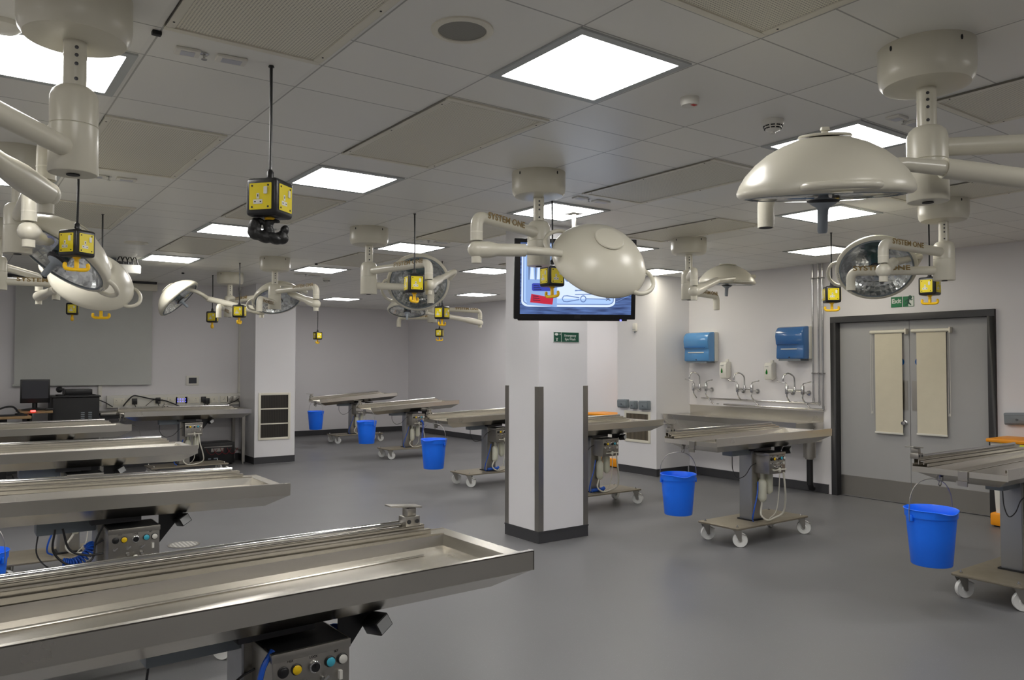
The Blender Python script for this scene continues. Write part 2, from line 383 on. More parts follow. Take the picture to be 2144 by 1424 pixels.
# running figure and doorway, local x to the right (-Y), y up
fm = frame_mat((XR-.0055, p2.y, z0), (0, -1, 0), (0, 0, 1)); S = abs(p2.y-p3.y); Hh = z1-z0
g = MB()
def poly(g, pts, mt=None): g.prism([(x*S, y*Hh) for x, y in pts], .0006, mt or fm)
poly(g, [(.50, .04), (.97, .04), (.97, .96), (.50, .96)])
g.build('doorway_mark', SIGNW, t, world=True)
fm2 = fm @ Matrix.Translation((0, 0, .0008)); g = MB()
for pts in ([(.40, .66), (.52, .78), (.62, .72), (.58, .42), (.44, .40)], [(.44, .44), (.56, .44), (.78, .22), (.72, .10), (.64, .18), (.50, .30)],
            [(.46, .46), (.56, .40), (.46, .22), (.24, .10), (.20, .18), (.38, .28)], [(.44, .74), (.24, .60), (.18, .46), (.26, .44), (.32, .56), (.46, .62)],
            [(.58, .76), (.74, .58), (.88, .62), (.88, .70), (.76, .67), (.62, .80)]):
    poly(g, pts, fm2)
g.lathe([(.022, 0), (.022, .0006)], 16, fm2 @ Matrix.Translation((.66*S, .88*Hh, 0)))
g.build('running_figure', GREEND, t, world=True)

# ---- eye wash sign on the middle pillar (front face, y = 5.27)
a, b_, c_ = ony(1159, 706, 5.27), ony(1211, 706, 5.27), ony(1174.8, 706, 5.27)
zt, zb = ony(1185, 696.3, 5.27).z, ony(1185, 716, 5.27).z
t = thing('eye_wash_sign', 'small dark green Emergency Eye Wash sign on the middle pillar', 'sign', (a.x, 5.27, zb))
MB().box(a.x-.004, b_.x+.004, 5.266, 5.27, zb-.004, zt+.004).build('backing', SIGNW, t, world=True)
MB().box(a.x, c_.x-.003, 5.2648, 5.266, zb, zt).box(c_.x+.002, b_.x, 5.2648, 5.266, zb, zt).build('green_panel', GREEND, t, world=True)
hh = zt-zb
fm = frame_mat(((c_.x+b_.x)/2, 5.2642, zb), (1, 0, 0), (0, 0, 1))
letters('Emergency', .030, fm @ Matrix.Translation((0, hh*.56, 0)), SIGNW, 'lettering', t, 1.0, 'CENTER')
letters('Eye Wash', .030, fm @ Matrix.Translation((0, hh*.17, 0)), SIGNW, 'lettering', t, 1.0, 'CENTER')
fm = frame_mat((a.x, 5.2642, zb), (1, 0, 0), (0, 0, 1)); ww = c_.x-a.x; g = MB()
def pl(pts): g.prism([(x*ww, y*hh) for x, y in pts], .0005, fm)
pl([(.1+.24*(1+math.cos(2*PI*i/16)), .78+.13*math.sin(2*PI*i/16)) for i in range(16)])
pl([(.74, .78), (.81, .92), (.88, .78), (.81, .68)]); pl([(.30, .40), (.46, .40), (.46, .08), (.32, .08), (.32, .3)]); pl([(.2, .40), (.56, .40), (.5, .30), (.28, .30)])
g.build('eye_symbol', SIGNW, t, world=True)

# ---- ceiling lights
LPOS = [(X0+1.8*k, Y0+1.2*m_) for k, m_ in ((0, 1), (0, 3), (0, 5), (1, 0), (1, 2), (1, 4), (1, 6), (2, 0), (2, 2), (2, 4), (2, 6), (3, 1), (3, 3), (3, 5), (4, 2), (4, 4), (4, 6))]
LPOS += [(7.50, 11.42), (5.80, 11.0), (6.0, 13.72)]
NEARL = [(X0+1.8*k, Y0+1.2*m_) for k, m_ in ((3, -1), (0, -1), (1, -2), (2, -2), (-1, 0), (-1, 2), (-1, 4))]  # unseen panels continuing the light grid, added to light the foreground
LLAB = ['square ceiling light cut by the left frame edge behind the nearest lamp canopy', 'ceiling light behind the lamp arm at the left edge', 'distant ceiling light hidden at the far left',
 'nearest and largest square ceiling light, top centre', 'square ceiling light beside the yellow pendant with the black glove', 'square ceiling light partly behind the glove pendant',
 'ceiling light nearest the projection screen on the left', 'ceiling light behind the big dome lamp on the right', 'ceiling light above the hanging television behind the lamp pole',
 'ceiling light above the large round lamp seen from the front', 'small ceiling light between the left pillar and the round lamp', 'ceiling light under the rim and handle of the big right dome lamp',
 'ceiling light hidden behind the dome in front of the television', 'ceiling light left of the television with its right end behind the pillar', 'ceiling light nearest the double doors on the right',
 'ceiling light right of the television beside the small lamp mount', 'ceiling light hidden behind the middle pillar', 'farthest ceiling light left of the middle pillar',
 'distant ceiling light glimpsed beside the lamp hub left of the middle', 'farthest ceiling light above the back wall']
def ceiling_light(x, y, label, grp):
    t = thing('ceiling_light', label, 'ceiling light', (x, y, H), group=grp)
    f = MB(); o, i_ = .29, .2536
    f.box(-o, o, -o, -i_, -.008, 0).box(-o, o, i_, o, -.008, 0).box(-o, -i_, -i_, i_, -.008, 0).box(i_, o, -i_, i_, -.008, 0)
    f.build('light_frame', SOCKF, t)
    MB().prism(rrect(-i_, i_, -i_, i_, .012), .004, Matrix.Translation((0, 0, -.007))).build('diffuser', LIGHTW2 if (x > 7 and y < 8) else LIGHTW, t)
    return t
SOCKF = mat('light_trim_grey', (176, 180, 180), .45)
for (x, y), l in zip(LPOS, LLAB): ceiling_light(x, y, l, 'square light panels in the ceiling')
for i, (x, y) in enumerate(NEARL): ceiling_light(x, y, 'square ceiling light outside the picture near the camera', 'square light panels outside the picture')

# ---- metal grilles in the ceiling (u, v centre in tiles; 1 x 2 tiles)
GR = [(1, 0, 'largest perforated ceiling panel, top left beside the black ceiling clip'), (3, 2, 'perforated ceiling panel in the middle, right of the round speaker'), (1, 4, 'perforated ceiling panel behind the nearest lamp hub on the left'),
      (3, -2, 'perforated ceiling panel cut by the top edge'), (6, -2, 'plain ceiling panel right of the big lamp canopy'), (6, 2, 'plain ceiling panel right of the lamp canopy by the television'), (3, 6, 'perforated ceiling panel between the glove pendant and the second canopy'),
      (6, 6, 'perforated ceiling panel left of the lamp elbow by the television'), (8.5, 4, 'plain ceiling panel above the small lamp by the sink'), (1, 8, 'perforated ceiling panel left of the row of far lights'), (9, 0, 'plain ceiling panel near the doors'), (3, 10, 'ceiling panel above the far lamps by the left pillar'), (6, 10, 'ceiling panel left of the middle pillar, far off'), (9, 8, 'ceiling panel right of the pillar, far off')]
for u, v, l in GR:
    x, y = X0+u*T, Y0+v*T
    t = thing('ceiling_grille', l, 'ceiling panel', (x, y, H), group='metal panels in the ceiling')
    f = MB(); ox, oy, w_ = .288, .588, .032
    f.box(-ox, ox, -oy, -oy+w_, -.009, 0).box(-ox, ox, oy-w_, oy, -.009, 0).box(-ox, -ox+w_, -oy+w_, oy-w_, -.009, 0).box(ox-w_, ox, -oy+w_, oy-w_, -.009, 0)
    f.build('panel_frame', CREAM, t, bevel=.002)
    MB().box(-ox+w_, ox-w_, -oy+w_, oy-w_, -.004, -.001).build('perforated_sheet', PERF, t)
    s_ = MB()
    for sx_ in (-1, 1):
        for yy in (-.5, 0, .5): s_.lathe([(.004, -.0105), (.004, -.009)], 8, Matrix.Translation((sx_*(ox-w_/2), yy, 0)))
    s_.build('screws', BLACKM, t)

# ---- small ceiling fittings
def disc_fit(name, label, cat, px, py, prof, m_, part=None, group=None, z=H, scale=1):
    p = onz(px, py, z); t = thing(name, label, cat, (p.x, p.y, H), group=group); return t
p = onz(968, 62, H)
t = thing('ceiling_speaker', 'round flush ceiling speaker left of the nearest light', 'speaker', p)
MB().lathe([(.112, 0), (.112, -.006), (.1, -.009), (.088, -.009), (.086, -.003)], 40, cap=False).build('rim', CREAM, t)
MB().lathe([(.087, -.001), (.087, -.005)], 40).build('speaker_grille', perf_mat('speaker_mesh', (140, 138, 130), .004, .3, .5), t)
p = onz(285, 508, H); t = thing('ceiling_speaker', 'round flush ceiling speaker far off above the projection screen', 'speaker', p)
MB().lathe([(.112, 0), (.112, -.006), (.086, -.009)], 32).build('rim', CREAM, t)
def smoke(px, py, label, s=1.0, red=False, g='smoke detectors on the ceiling'):
    p = onz(px, py, H); t = thing('smoke_detector', label, 'smoke detector', p, group=g)
    if red:
        MB().lathe([(.042, 0), (.042, -.022), (.036, -.036), (0, -.036)], 28).build('body', WHITEP, t)
        MB().box(-.008, .016, -.03, -.012, -.038, -.036).build('red_label', mat('red_mark', (190, 50, 40), .5), t)
        return
    MB().lathe([(.052, 0), (.052, -.018), (.047, -.024)], 32).build('base', WHITEP, t)
    b2 = MB()
    b2.lathe([(.044, -.024), (.044, -.032), (.034, -.05), (.014, -.058), (.012, -.066), (0, -.068)], 32); b2.build('dome', WHITEP, t)
    sl = MB()
    for i in range(10):
        mt = Matrix.Rotation(2*PI*i/10, 4, 'Z')
        sl.box(.0405, .046, -.010, .010, -.034, -.029, mt).box(.032, .041, -.009, .009, -.045, -.040, mt)
    sl.build('vent_slots', BLACKM, t)
smoke(1444, 205, 'small white heat detector with a red mark right of the nearest light', red=True)
smoke(1618, 252, 'vented smoke detector above the big dome lamp on the right')
smoke(684, 583, 'distant smoke detector near the far lamp elbow')
def clip(px, py, label):
    p = onz(px, py, H); t = MB().box(-.016, .016, -.012, .012, -.016, 0).build('ceiling_clip', BLACKM, bevel=.003); t.location = p
    tag(t, label, 'clip', 'small black clips on the ceiling')
clip(328, 65, 'black ceiling clip at the corner of the largest perforated panel'); clip(662, 552, 'black ceiling clip just above a distant light panel'); clip(383, 571, 'black ceiling clip above the far left dome lamp')
def emlight(px0, py0, px1, py1, label, jet=True):
    a, b_ = onz(px0, py0, H), onz(px1, py1, H); d = (b_-a).normalized(); L = (b_-a).length
    t = thing('emergency_light', label, 'emergency light', (a+b_)/2, math.atan2(d.y, d.x), 'twin emergency lights on the ceiling')
    for s_, n_ in ((-1, 'short_housing'), (1, 'long_housing')):
        w_ = .5*L*(.34 if s_ < 0 else .50); c0 = s_*L*.27
        MB().box(c0-w_/2-.02, c0+w_/2+.02, -.035, .035, -.012, 0).build(n_, WHITEP, t, bevel=.004)
        MB().box(c0-w_/2, c0+w_/2, -.022, .022, -.0135, -.012).build('lens', SOCK if 0 else mat('frosted_lens', (188, 190, 198), .3), t)
    MB().cyl((-.02, 0, 0), (-.02, 0, -.02), .004).lathe([(.018, -.003), (.014, -.006)], 12, Matrix.Translation((-.02, 0, 0))).lathe([(.011, -.022), (.011, -.024)], 12, Matrix.Translation((-.02, 0, 0))).build('sprinkler_head', CHROME, t)
emlight(352, 98, 522, 130, 'twin housing fitting on the tile below the largest perforated panel')
emlight(178, 364, 290, 377, 'twin housing fitting on the ceiling right of the nearest lamp hub')
emlight(856, 500, 945, 508, 'twin housing fitting beside the light above the front facing lamp')
emlight(1196, 410, 1276, 424, 'twin housing fitting beside the light above the television')
emlight(1862, 240, 1930, 262, 'twin housing fitting left of the big lamp pole')
emlight(612, 572, 672, 578, 'distant twin housing fitting under the far light panel')
p = onz(5, 47, H); t = thing('ceiling_sensor', 'round white sensor cut by the top left frame edge', 'sensor', p)
MB().lathe([(.06, 0), (.06, -.018), (.045, -.03), (0, -.032)], 28).build('body', WHITEP, t)

# ---- floor drain
p = onz(385, 1141, 0); t = thing('floor_drain', 'round perforated steel floor drain beyond the nearest table', 'drain', p)
MB().lathe([(.125, .001), (.125, .004), (.11, .005)], 36).build('rim', STEELD, t)
MB().lathe([(.11, .002), (.108, .0056)], 36).build('drain_plate', DRAINM, t)
# ================================================================ SURGICAL LAMPS
ZT, ZSEAM, ZB, ZA, ZK, ZL = 2.41, 2.285, 2.13, 2.335, 2.15, 2.205
def arm_text(parent, p, q, r, frac, up=V((0, 0, 1)), size=.05):
    """gold lettering on the side of a tube p->q facing the camera, reading left to right"""
    p, q = V(p), V(q); c = p.lerp(q, frac); toc = (CAM-c).normalized(); ax = (q-p).normalized()
    if ax.dot(RT) < 0: ax = -ax
    n = (toc-ax*toc.dot(ax)).normalized(); n = (n+up*.25); n = (n-ax*n.dot(ax)).normalized()
    yv = n.cross(ax)
    mt = frame_mat(c+n*(r+.0008), ax, yv)
    letters('SYSTEM ONE', size, mt, TEXTB, 'lettering', parent, 1.35, 'CENTER', .0004, 1.02, .0012)
def elbow_path(a, b_, c_, rad=.07, n=8):
    """straight a -> b, rounded corner at b, straight to c"""
    a, b_, c_ = V(a), V(b_), V(c_); d0 = (b_-a).normalized(); d1 = (c_-b_).normalized()
    s_, e = b_-d0*rad, b_+d1*rad; out = [a, a.lerp(s_, .5)]
    for i in range(n+1):
        t = i/n; out.append(s_*(1-t)**2+b_*2*t*(1-t)+e*t*t)
    return out+[c_]
def dome(parent, C, axis, side, seg=48, pad=True, R=.29, loops=(1, -1), knob=False):
    """lamp head: C rim centre, axis points to the crown, side = direction of the grips in the rim plane"""
    z = V(axis).normalized(); x = V(side); x = (x-z*x.dot(z)).normalized(); y = z.cross(x)
    mt = Matrix((x, y, z)).transposed().to_4x4(); mt.translation = C; s = R/.29; mt = mt @ Matrix.Scale(s, 4) @ Matrix.Diagonal((1, 1, .9, 1))
    def bl(mb, n, m_, **k): return mb.build(n, m_, parent, world=True, **k)
    d = bl(MB().lathe([(.0, .207), (.05, .205), (.09, .197), (.14, .176), (.19, .145), (.23, .108), (.262, .068), (.281, .032), (.29, .004), (.288, -.008), (.280, -.016), (.266, -.02), (.262, -.014)], seg, mt, False), 'dome_shell', WHITE, ang=60)
    rim = bl(MB().lathe([(.2625, -.012), (.2605, -.020), (.252, -.022), (.2525, -.012)], seg, mt, False), 'rim_seal', SOCK)
    bl(MB().lathe([(.030, .2085), (.086, .203), (.088, .207), (.084, .213), (.02, .221), (0, .2215)], 40, mt), 'crown_cap', WHITE, ang=30)
    if knob: bl(MB().lathe([(.012, .22), (.012, .227), (.017, .231), (.014, .243), (0, .245)], 16, mt), 'crown_knob', WHITE)
    ref = MB()
    rf = [(.256, -.008), (.236, .028), (.21, .062), (.178, .092), (.14, .118), (.095, .138), (.05, .15)]
    ref.lathe(rf, 40, mt, False)
    bl(ref, 'reflector', MIRROR, flat=True)
    bl(MB().lathe([(.05, .15), (.05, .004)], 24, mt, False).lathe([(.034, .004), (.034, -.018)], 20, mt), 'bulb_filter', TEAL)
    bl(MB().lathe([(.254, -.014), (.22, -.022), (.15, -.030), (.052, -.034)], seg, mt, False), 'lens_cover', GLASS)
    bl(MB().lathe([(.056, -.016), (.056, -.033), (.05, -.040), (0, -.041)], 28, mt), 'centre_hub', BLACK)
    bl(MB().lathe([(.046, -.041), (.040, -.048), (.022, -.06), (.018, -.07), (.0165, -.15), (.013, -.158), (0, -.159)], 24, mt), 'sterile_handle', HANDLEG)
    for sgn in loops:
        a0 = .40; pts = []
        for i in range(17):
            t = i/16; a = (t-.5)*2*a0; bulge = math.sin(PI*t)**.55*.062
            rr = .283+bulge; pts.append(mt @ V((sgn*rr*math.cos(a), rr*math.sin(a), .004)))
        bl(MB().tube(pts, [.013*s]*17, 10), 'grip', WHITE)
    if pad:
        m2 = mt @ Matrix.Rotation(.0, 4, 'Z') @ Matrix.Translation((.272, 0, -.0175)) @ Matrix.Rotation(PI, 4, 'X') @ Matrix.Diagonal((.7, 1.8, 1, 1))
        pd = bl(MB().lathe([(.019, 0), (.019, .003), (.017, .004), (0, .004)], 24, m2), 'touch_pad', CREAM)
        m3 = m2 @ Matrix.Translation((0, 0, .0042)); q = MB()
        for yy in (-.010, 0, .010): q.lathe([(.0035, 0), (.0035, .0006)], 10, m3 @ Matrix.Translation((0, yy, 0)))
        o = q.build('pad_button', SOCK, pd, world=True)
    return mt
def lamp(name_label, xy, up_arm=None, K=None, spring=None, yoke=None, dm=None, low=None, text_up=None, text_low=None, drum=True, group='ceiling operating lamps', split=False):
    x, y = xy; t = thing('operating_lamp', name_label, 'operating lamp', (x, y, H), group=group)
    def bl(mb, n, m_, **k): return mb.build(n, m_, t, world=True, **k)
    T0 = Matrix.Translation((x, y, 0))
    if drum:
        c = MB().lathe([(.168, H), (.168, H-.10), (.163, H-.13), (.15, H-.148), (.12, H-.155), (.036, H-.156)], 48, T0)
        c_ = bl(c, 'ceiling_canopy', WHITE)
        s_ = MB(); d2 = (CAM-V((x, y, H))); a0 = math.atan2(d2.y, d2.x)
        for da in (-.75, .75):
            a = a0+da; s_.lathe([(.005, 0), (.005, .003)], 8, Matrix.Translation((x+.1665*math.cos(a), y+.1665*math.sin(a), H-.025)) @ Matrix.Rotation(a, 4, 'Z') @ Matrix.Rotation(PI/2, 4, 'Y') @ Matrix.Diagonal((2, 1, 1, 1)))
        s_.build('keyhole', BLACKM, c_, world=True)
    po = MB().lathe([(.034, H-.15), (.034, ZT-.005)], 32, T0, False); pole = bl(po, 'drop_tube', WHITE)
    st = MB(); d2 = CAM-V((x, y, 2.5)); a0 = math.atan2(d2.y, d2.x)+.12
    for zz in (H-.182, H-.207, H-.235, ZT+.022):
        st.lathe([(.006, 0), (.006, .003), (.003, .0035)], 10, Matrix.Translation((x+.0325*math.cos(a0), y+.0325*math.sin(a0), zz)) @ Matrix.Rotation(a0, 4, 'Z') @ Matrix.Rotation(PI/2, 4, 'Y'))
    st.build('bolt', DARKM, pole, world=True)
    bl(MB().lathe([(.0355, H-.2), (.0355, H-.206)], 32, T0, False), 'collar', WHITE)
    bl(MB().lathe([(.036, ZT+.004), (.05, ZT), (.064, ZT-.014), (.071, ZT-.035), (.071, ZSEAM+.002), (.069, ZSEAM)], 40, T0, False), 'upper_hub', WHITE)
    bl(MB().lathe([(.069, ZSEAM), (.0715, ZSEAM-.002), (.073, ZB+.004), (.070, ZB), (0, ZB)], 40, T0), 'lower_hub', WHITE)
    bl(MB().lathe([(.02, ZB-.001), (.02, ZB-.004)], 16, T0), 'hub_socket', BLACKM)
    if up_arm is not None:
        E = V(up_arm); E.z = ZA; c0 = V((x, y, ZA))
        d = (E-c0).normalized(); path = elbow_path(c0+d*.05, E, (E.x, E.y, ZK+.05), .06)
        bl(MB().tube(path, .034, 20), 'upper_arm', WHITE)
        bl(MB().cyl((E.x, E.y, ZK+.10), (E.x, E.y, ZK+.095), .0348, seg=24), 'arm_seam', CREAM)
        kn = MB(); kn.sphere((E.x, E.y, ZK), .05, 20, sc=(1, 1, .95)); kn.cyl((E.x, E.y, ZK), (E.x, E.y, ZK-.075), .028)
        bl(kn, 'elbow_joint', WHITE)
        if text_up: arm_text(t, c0, E, .034, text_up)
        K0 = V((E.x, E.y, ZK))
        if spring is not None:
            J = V(spring); n = 12
            pts = [K0.lerp(J, i/n) for i in range(n+1)]; rr = [.047 if i/n < .33 else (.036 if i/n > .36 else .042) for i in range(n+1)]
            bl(MB().tube(pts, rr, 20), 'spring_arm', WHITE, ang=30)
            if yoke is not None:
                p = bez([J+(K0-J).normalized()*.03, J]+[V(q) for q in yoke], 8); k = len(p)
                bl(MB().tube(p, [.030-.010*i/k for i in range(k)], 16), 'yoke_arm', WHITE)
    if dm is not None: dome(t, *dm[0], **dm[1])
    if low is not None:
        E = V(low[0]); zl = low[1] if len(low) > 1 else ZL; E.z = zl; c0 = V((x, y, zl)); d = (E-c0).normalized()
        bl(MB().tube(elbow_path(c0+d*.05, E, (E.x, E.y, zl-.14), .06), .032, 20), 'spare_arm', WHITE)
        bl(MB().cyl((E.x, E.y, zl-.139), (E.x, E.y, zl-.1415), .026), 'spare_arm_socket', BLACKM)
        if text_low: arm_text(t, c0, E, .032, text_low)
    return t
def ax(r, u, away, C=None):
    D = F if C is None else (V(C)-CAM).normalized(); r_ = (RT-D*RT.dot(D)).normalized(); u_ = r_.cross(D)
    return r_*r + u_*u + D*away

# 1 big dome, right foreground
C = at(1724, 402, 2.66)
lamp('nearest operating lamp on the right with a large cream dome facing down', (2.990, 1.469), up_arm=onz(2330, 292, ZA), spring=at(1975, 352, 2.80),
     yoke=[at(1915, 346, 2.74), at(1878, 345, 2.70), at(1862, 372, 2.66)],
     dm=((C, ax(-.045, 1, .05, C), ax(.2, 0, -1, C)), dict(R=.283, loops=(1,), seg=64, knob=True)), low=(onz(1603, 404, ZL),))
# 2 centre lamp in front of the television
C = at(1254, 549, 4.62)
lamp('operating lamp in front of the television, cream dome seen from behind', (3.016, 3.887), up_arm=onz(998, 453, ZA), spring=at(1100, 524, 4.42),
     yoke=[at(1140, 527, 4.42), at(1176, 531, 4.44)],
     dm=((C, ax(.31, .72, -.62, C), ax(.86, -.5, 0, C)), dict(R=.288)), text_up=.62)
# 3 front-facing round lamp
C = at(876, 592, 7.15)
lamp('operating lamp showing its round mirrored face behind the pendant, left of centre', (3.042, 6.368), up_arm=onz(898, 550, ZA), spring=at(920, 585, 6.9),
     yoke=[at(935, 577, 7.02), at(952, 569, 7.12), at(941, 585, 7.18)],
     dm=((C, ax(-.04, .42, .9, C), ax(-.95, -.3, 0, C)), dict(R=.285, loops=(1,))), low=(onz(902, 603, ZL),), text_up=.72)
# 4
C = at(581, 627, 9.25)
lamp('operating lamp with a tilted mirrored face in front of the left pillar', (3.043, 8.805), up_arm=onz(662, 600, ZA), spring=at(612, 616, 8.9),
     yoke=[at(606, 612, 9.0), at(625, 606, 9.2), at(642, 613, 9.3)],
     dm=((C, ax(-.18, .80, .57, C), ax(-.97, -.25, 0, C)), dict(R=.29, loops=(1,))), low=(onz(543, 629, ZL-.02),), text_up=.75, text_low=.6)
# 5
C = at(375, 626, 9.6)
lamp('operating lamp with a bright white dome seen side on, left of the far pendants', (3.084, 10.665), up_arm=onz(548, 621, ZA), spring=at(436, 626, 9.9),
     yoke=[at(420, 615, 9.75), at(395, 606, 9.6), at(368, 607, 9.5)],
     dm=((C, ax(-.67, .70, .22, C), ax(.7, .7, 0, C)), dict(R=.29, loops=())), low=(onz(458, 646, ZL-.03),), text_up=.45, text_low=.5)
# 6
C = at(853, 650, 11.4)
lamp('farthest operating lamp, low flat dome under the front facing one', (5.93, 10.24), up_arm=onz(1005, 651, ZA), spring=at(925, 660, 11.4),
     yoke=[at(905, 658, 11.4), at(893, 655, 11.3)],
     dm=((C, ax(.05, .93, .34, C), ax(1, 0, 0, C)), dict(R=.29, loops=())), low=(onz(835, 665, ZL),), text_up=.70, text_low=.5)
# 7
C = at(1522, 592, 8.1)
lamp('operating lamp with a dome seen edge on between the television and the sink', (5.764, 5.088), up_arm=onz(1453, 566, ZA), spring=at(1500, 588, 7.5),
     yoke=[at(1515, 586, 7.6), at(1545, 583, 7.9), at(1580, 579, 8.0)],
     dm=((C, ax(.03, 1, .05, C), ax(.5, 0, -.8, C)), dict(R=.285, loops=(1,))), low=(onz(1500, 620, ZL),), text_low=.6)
# 8
C = at(1834, 562, 5.95)
lamp('operating lamp with a round mirrored face above the double doors', (5.904, 2.791), up_arm=onz(1849, 509, ZA), spring=at(1870, 549, 5.7),
     yoke=[at(1895, 544, 5.8), at(1925, 536, 5.9), at(1916, 556, 5.96)],
     dm=((C, ax(-.06, .56, .83, C), ax(-.97, -.2, 0, C)), dict(R=.285, loops=(1,))), low=(onz(1781, 569, ZL),), text_up=.68, text_low=.68)
# 9 left foreground (its head is outside the frame)
lamp('nearest operating lamp column on the left, its arm cut by the left frame edge', (.331, 2.878), up_arm=onz(98, 302, ZA), spring=at(-190, 215, 2.15), low=(onz(-200, 136, ZL),))
# 10
C = at(126, 537, 4.75)
lamp('second operating lamp at the left edge, tilted mirrored face behind the pendant', (.33, 5.18), up_arm=onz(62, 405, ZA), spring=at(84, 500, 4.2),
     yoke=[at(98, 506, 4.4), at(106, 505, 4.6)],
     dm=((C, ax(.60, .72, .34, C), ax(.78, -.62, 0, C)), dict(R=.315, loops=(1,))))
# 11
C = at(192, 591, 5.75)
lamp('operating lamp with a cream dome seen from behind near the projection screen', (.36, 7.85), up_arm=onz(82, 580, ZA), spring=at(118, 606, 6.6),
     yoke=[at(128, 602, 6.2), at(140, 598, 5.95)],
     dm=((C, ax(.28, .72, -.63, C), ax(.84, -.5, 0, C)), dict(R=.29)), low=(onz(118, 594, ZL),), text_low=.78)

# ================================================================ PENDANT SOCKET CUBES
def pendant(label, px, py, d, alpha, beta=0, glove=False):
    p = at(px, py, d); x, y, z = p; th = math.atan2(-y, -x)
    rot = th-math.radians(alpha)+PI/2; rot = (rot+PI/4) % (PI/2)-PI/4
    hook_rot = th+PI/2+math.radians(beta)-rot
    t = thing('power_pendant', label, 'power pendant', (x, y, H), rot, 'yellow socket cubes hanging from the ceiling')
    z -= H
    h, s_ = .150, .068
    t_c = MB().tube([(0, 0, 0), (.003, 0, (z+h/2)*.5), (0, 0, z+h/2+.03)], .0062, 8).lathe([(.012, -.006), (.010, 0)], 12); t_c.build('cable', BLACK, t)
    MB().lathe([(.008, z+h/2+.045), (.014, z+h/2+.035), (.015, z+h/2+.012), (.022, z+h/2+.008), (.022, z+h/2-.004)], 16).build('cable_gland', BLACK, t)
    MB().box(-s_, s_, -s_, s_, z-h/2, z+h/2).build('cube_housing', BLACK, t, bevel=.016, seg=3)
    for i in range(4):
        mt = Matrix.Rotation(i*PI/2, 4, 'Z') @ Matrix.Translation((0, -s_-.0008, z)) @ Matrix.Rotation(PI/2, 4, 'X')
        pl_ = MB().prism(rrect(-.048, .048, -.052, .052, .003), .0016, mt).build('socket_plate', YEL, t)
        q = MB()
        for a_, b2 in ((-.036, .042), (.034, .042), (-.036, -.042), (.034, -.042)): q.lathe([(.0042, 0), (.0042, .0026)], 8, mt @ Matrix.Translation((a_, b2, 0)))
        q.build('screws', BLACKM, pl_)
        MB().prism(rrect(.016, .031, .008, .036, .002), .005, mt).build('rocker_switch', WHITEP, pl_)
        q = MB().use(0).prism(rrect(-.016, -.004, -.010, .012, .002), .0024, mt).prism(rrect(-.030, .010, -.030, -.013, .002), .0024, mt)
        q.use(1)
        for a_, b2, w_, h_ in ((-.0118, -.002, .0036, .009), (-.0255, -.0235, .007, .0036), (-.0015, -.0235, .007, .0036)): q.box(a_, a_+w_, b2, b2+h_, .002, .0030, mt)
        q.build('socket_outlet', [WHITEP, BLACKM], pl_)
    zb = z-h/2
    hm = Matrix.Rotation(hook_rot, 4, 'Z')
    hk = MB().lathe([(.021, zb), (.019, zb-.007), (.012, zb-.010)], 20)
    hk.tube([hm @ V((0, 0, zb-.004)), hm @ V((0, 0, zb-.062))], .0125, 12)
    pts = [(-.057, 0, zb-.040), (-.058, 0, zb-.055), (-.048, 0, zb-.066), (-.02, 0, zb-.069), (0, 0, zb-.068), (.02, 0, zb-.069), (.048, 0, zb-.066), (.058, 0, zb-.055), (.057, 0, zb-.040)]
    pts = [hm @ V(p_) for p_ in bez(pts, 4)]
    hk.tube(pts, .0108, 12)
    for e in (pts[0], pts[-1]): hk.sphere(e, .0108, 10)
    hk.build('double_hook', HOOKY, t)
    if glove:
        gm = thing('rubber_glove', 'crumpled black rubber glove draped over the hook of the nearest pendant', 'glove', (x, y, H+zb-.05), rot+hook_rot)
        g = MB(); rnd = random.Random(5)
        for c_, sc_ in (((-.058, 0, .012), (.026, .024, .036)), ((-.052, .004, -.014), (.032, .028, .026)), ((-.02, 0, -.026), (.036, .030, .024)), ((.016, -.003, -.030), (.036, .030, .022)), ((.046, 0, -.026), (.030, .026, .026)),
                        ((.058, .0, .004), (.018, .020, .024)), ((-.002, 0, .004), (.020, .020, .034)), ((.0, 0, .034), (.018, .018, .018)), ((-.034, .004, .036), (.020, .014, .012)), ((.024, -.002, .040), (.018, .014, .008)), ((-.068, .004, -.004), (.016, .018, .022)), ((.03, 0, -.04), (.016, .02, .014))):
            g.sphere((0, 0, 0), 1, 14, Matrix.Translation(c_) @ Matrix.Rotation(rnd.uniform(-.5, .5), 4, 'Y') @ Matrix.Diagonal((*sc_, 1)))
        gb = g.build('glove_body', GLOVE, gm)
        md = gb.modifiers.new('fuse', 'REMESH'); md.mode = 'VOXEL'; md.voxel_size = .0035; md.use_smooth_shade = True
        md = gb.modifiers.new('soften', 'SMOOTH'); md.iterations = 2
    return t
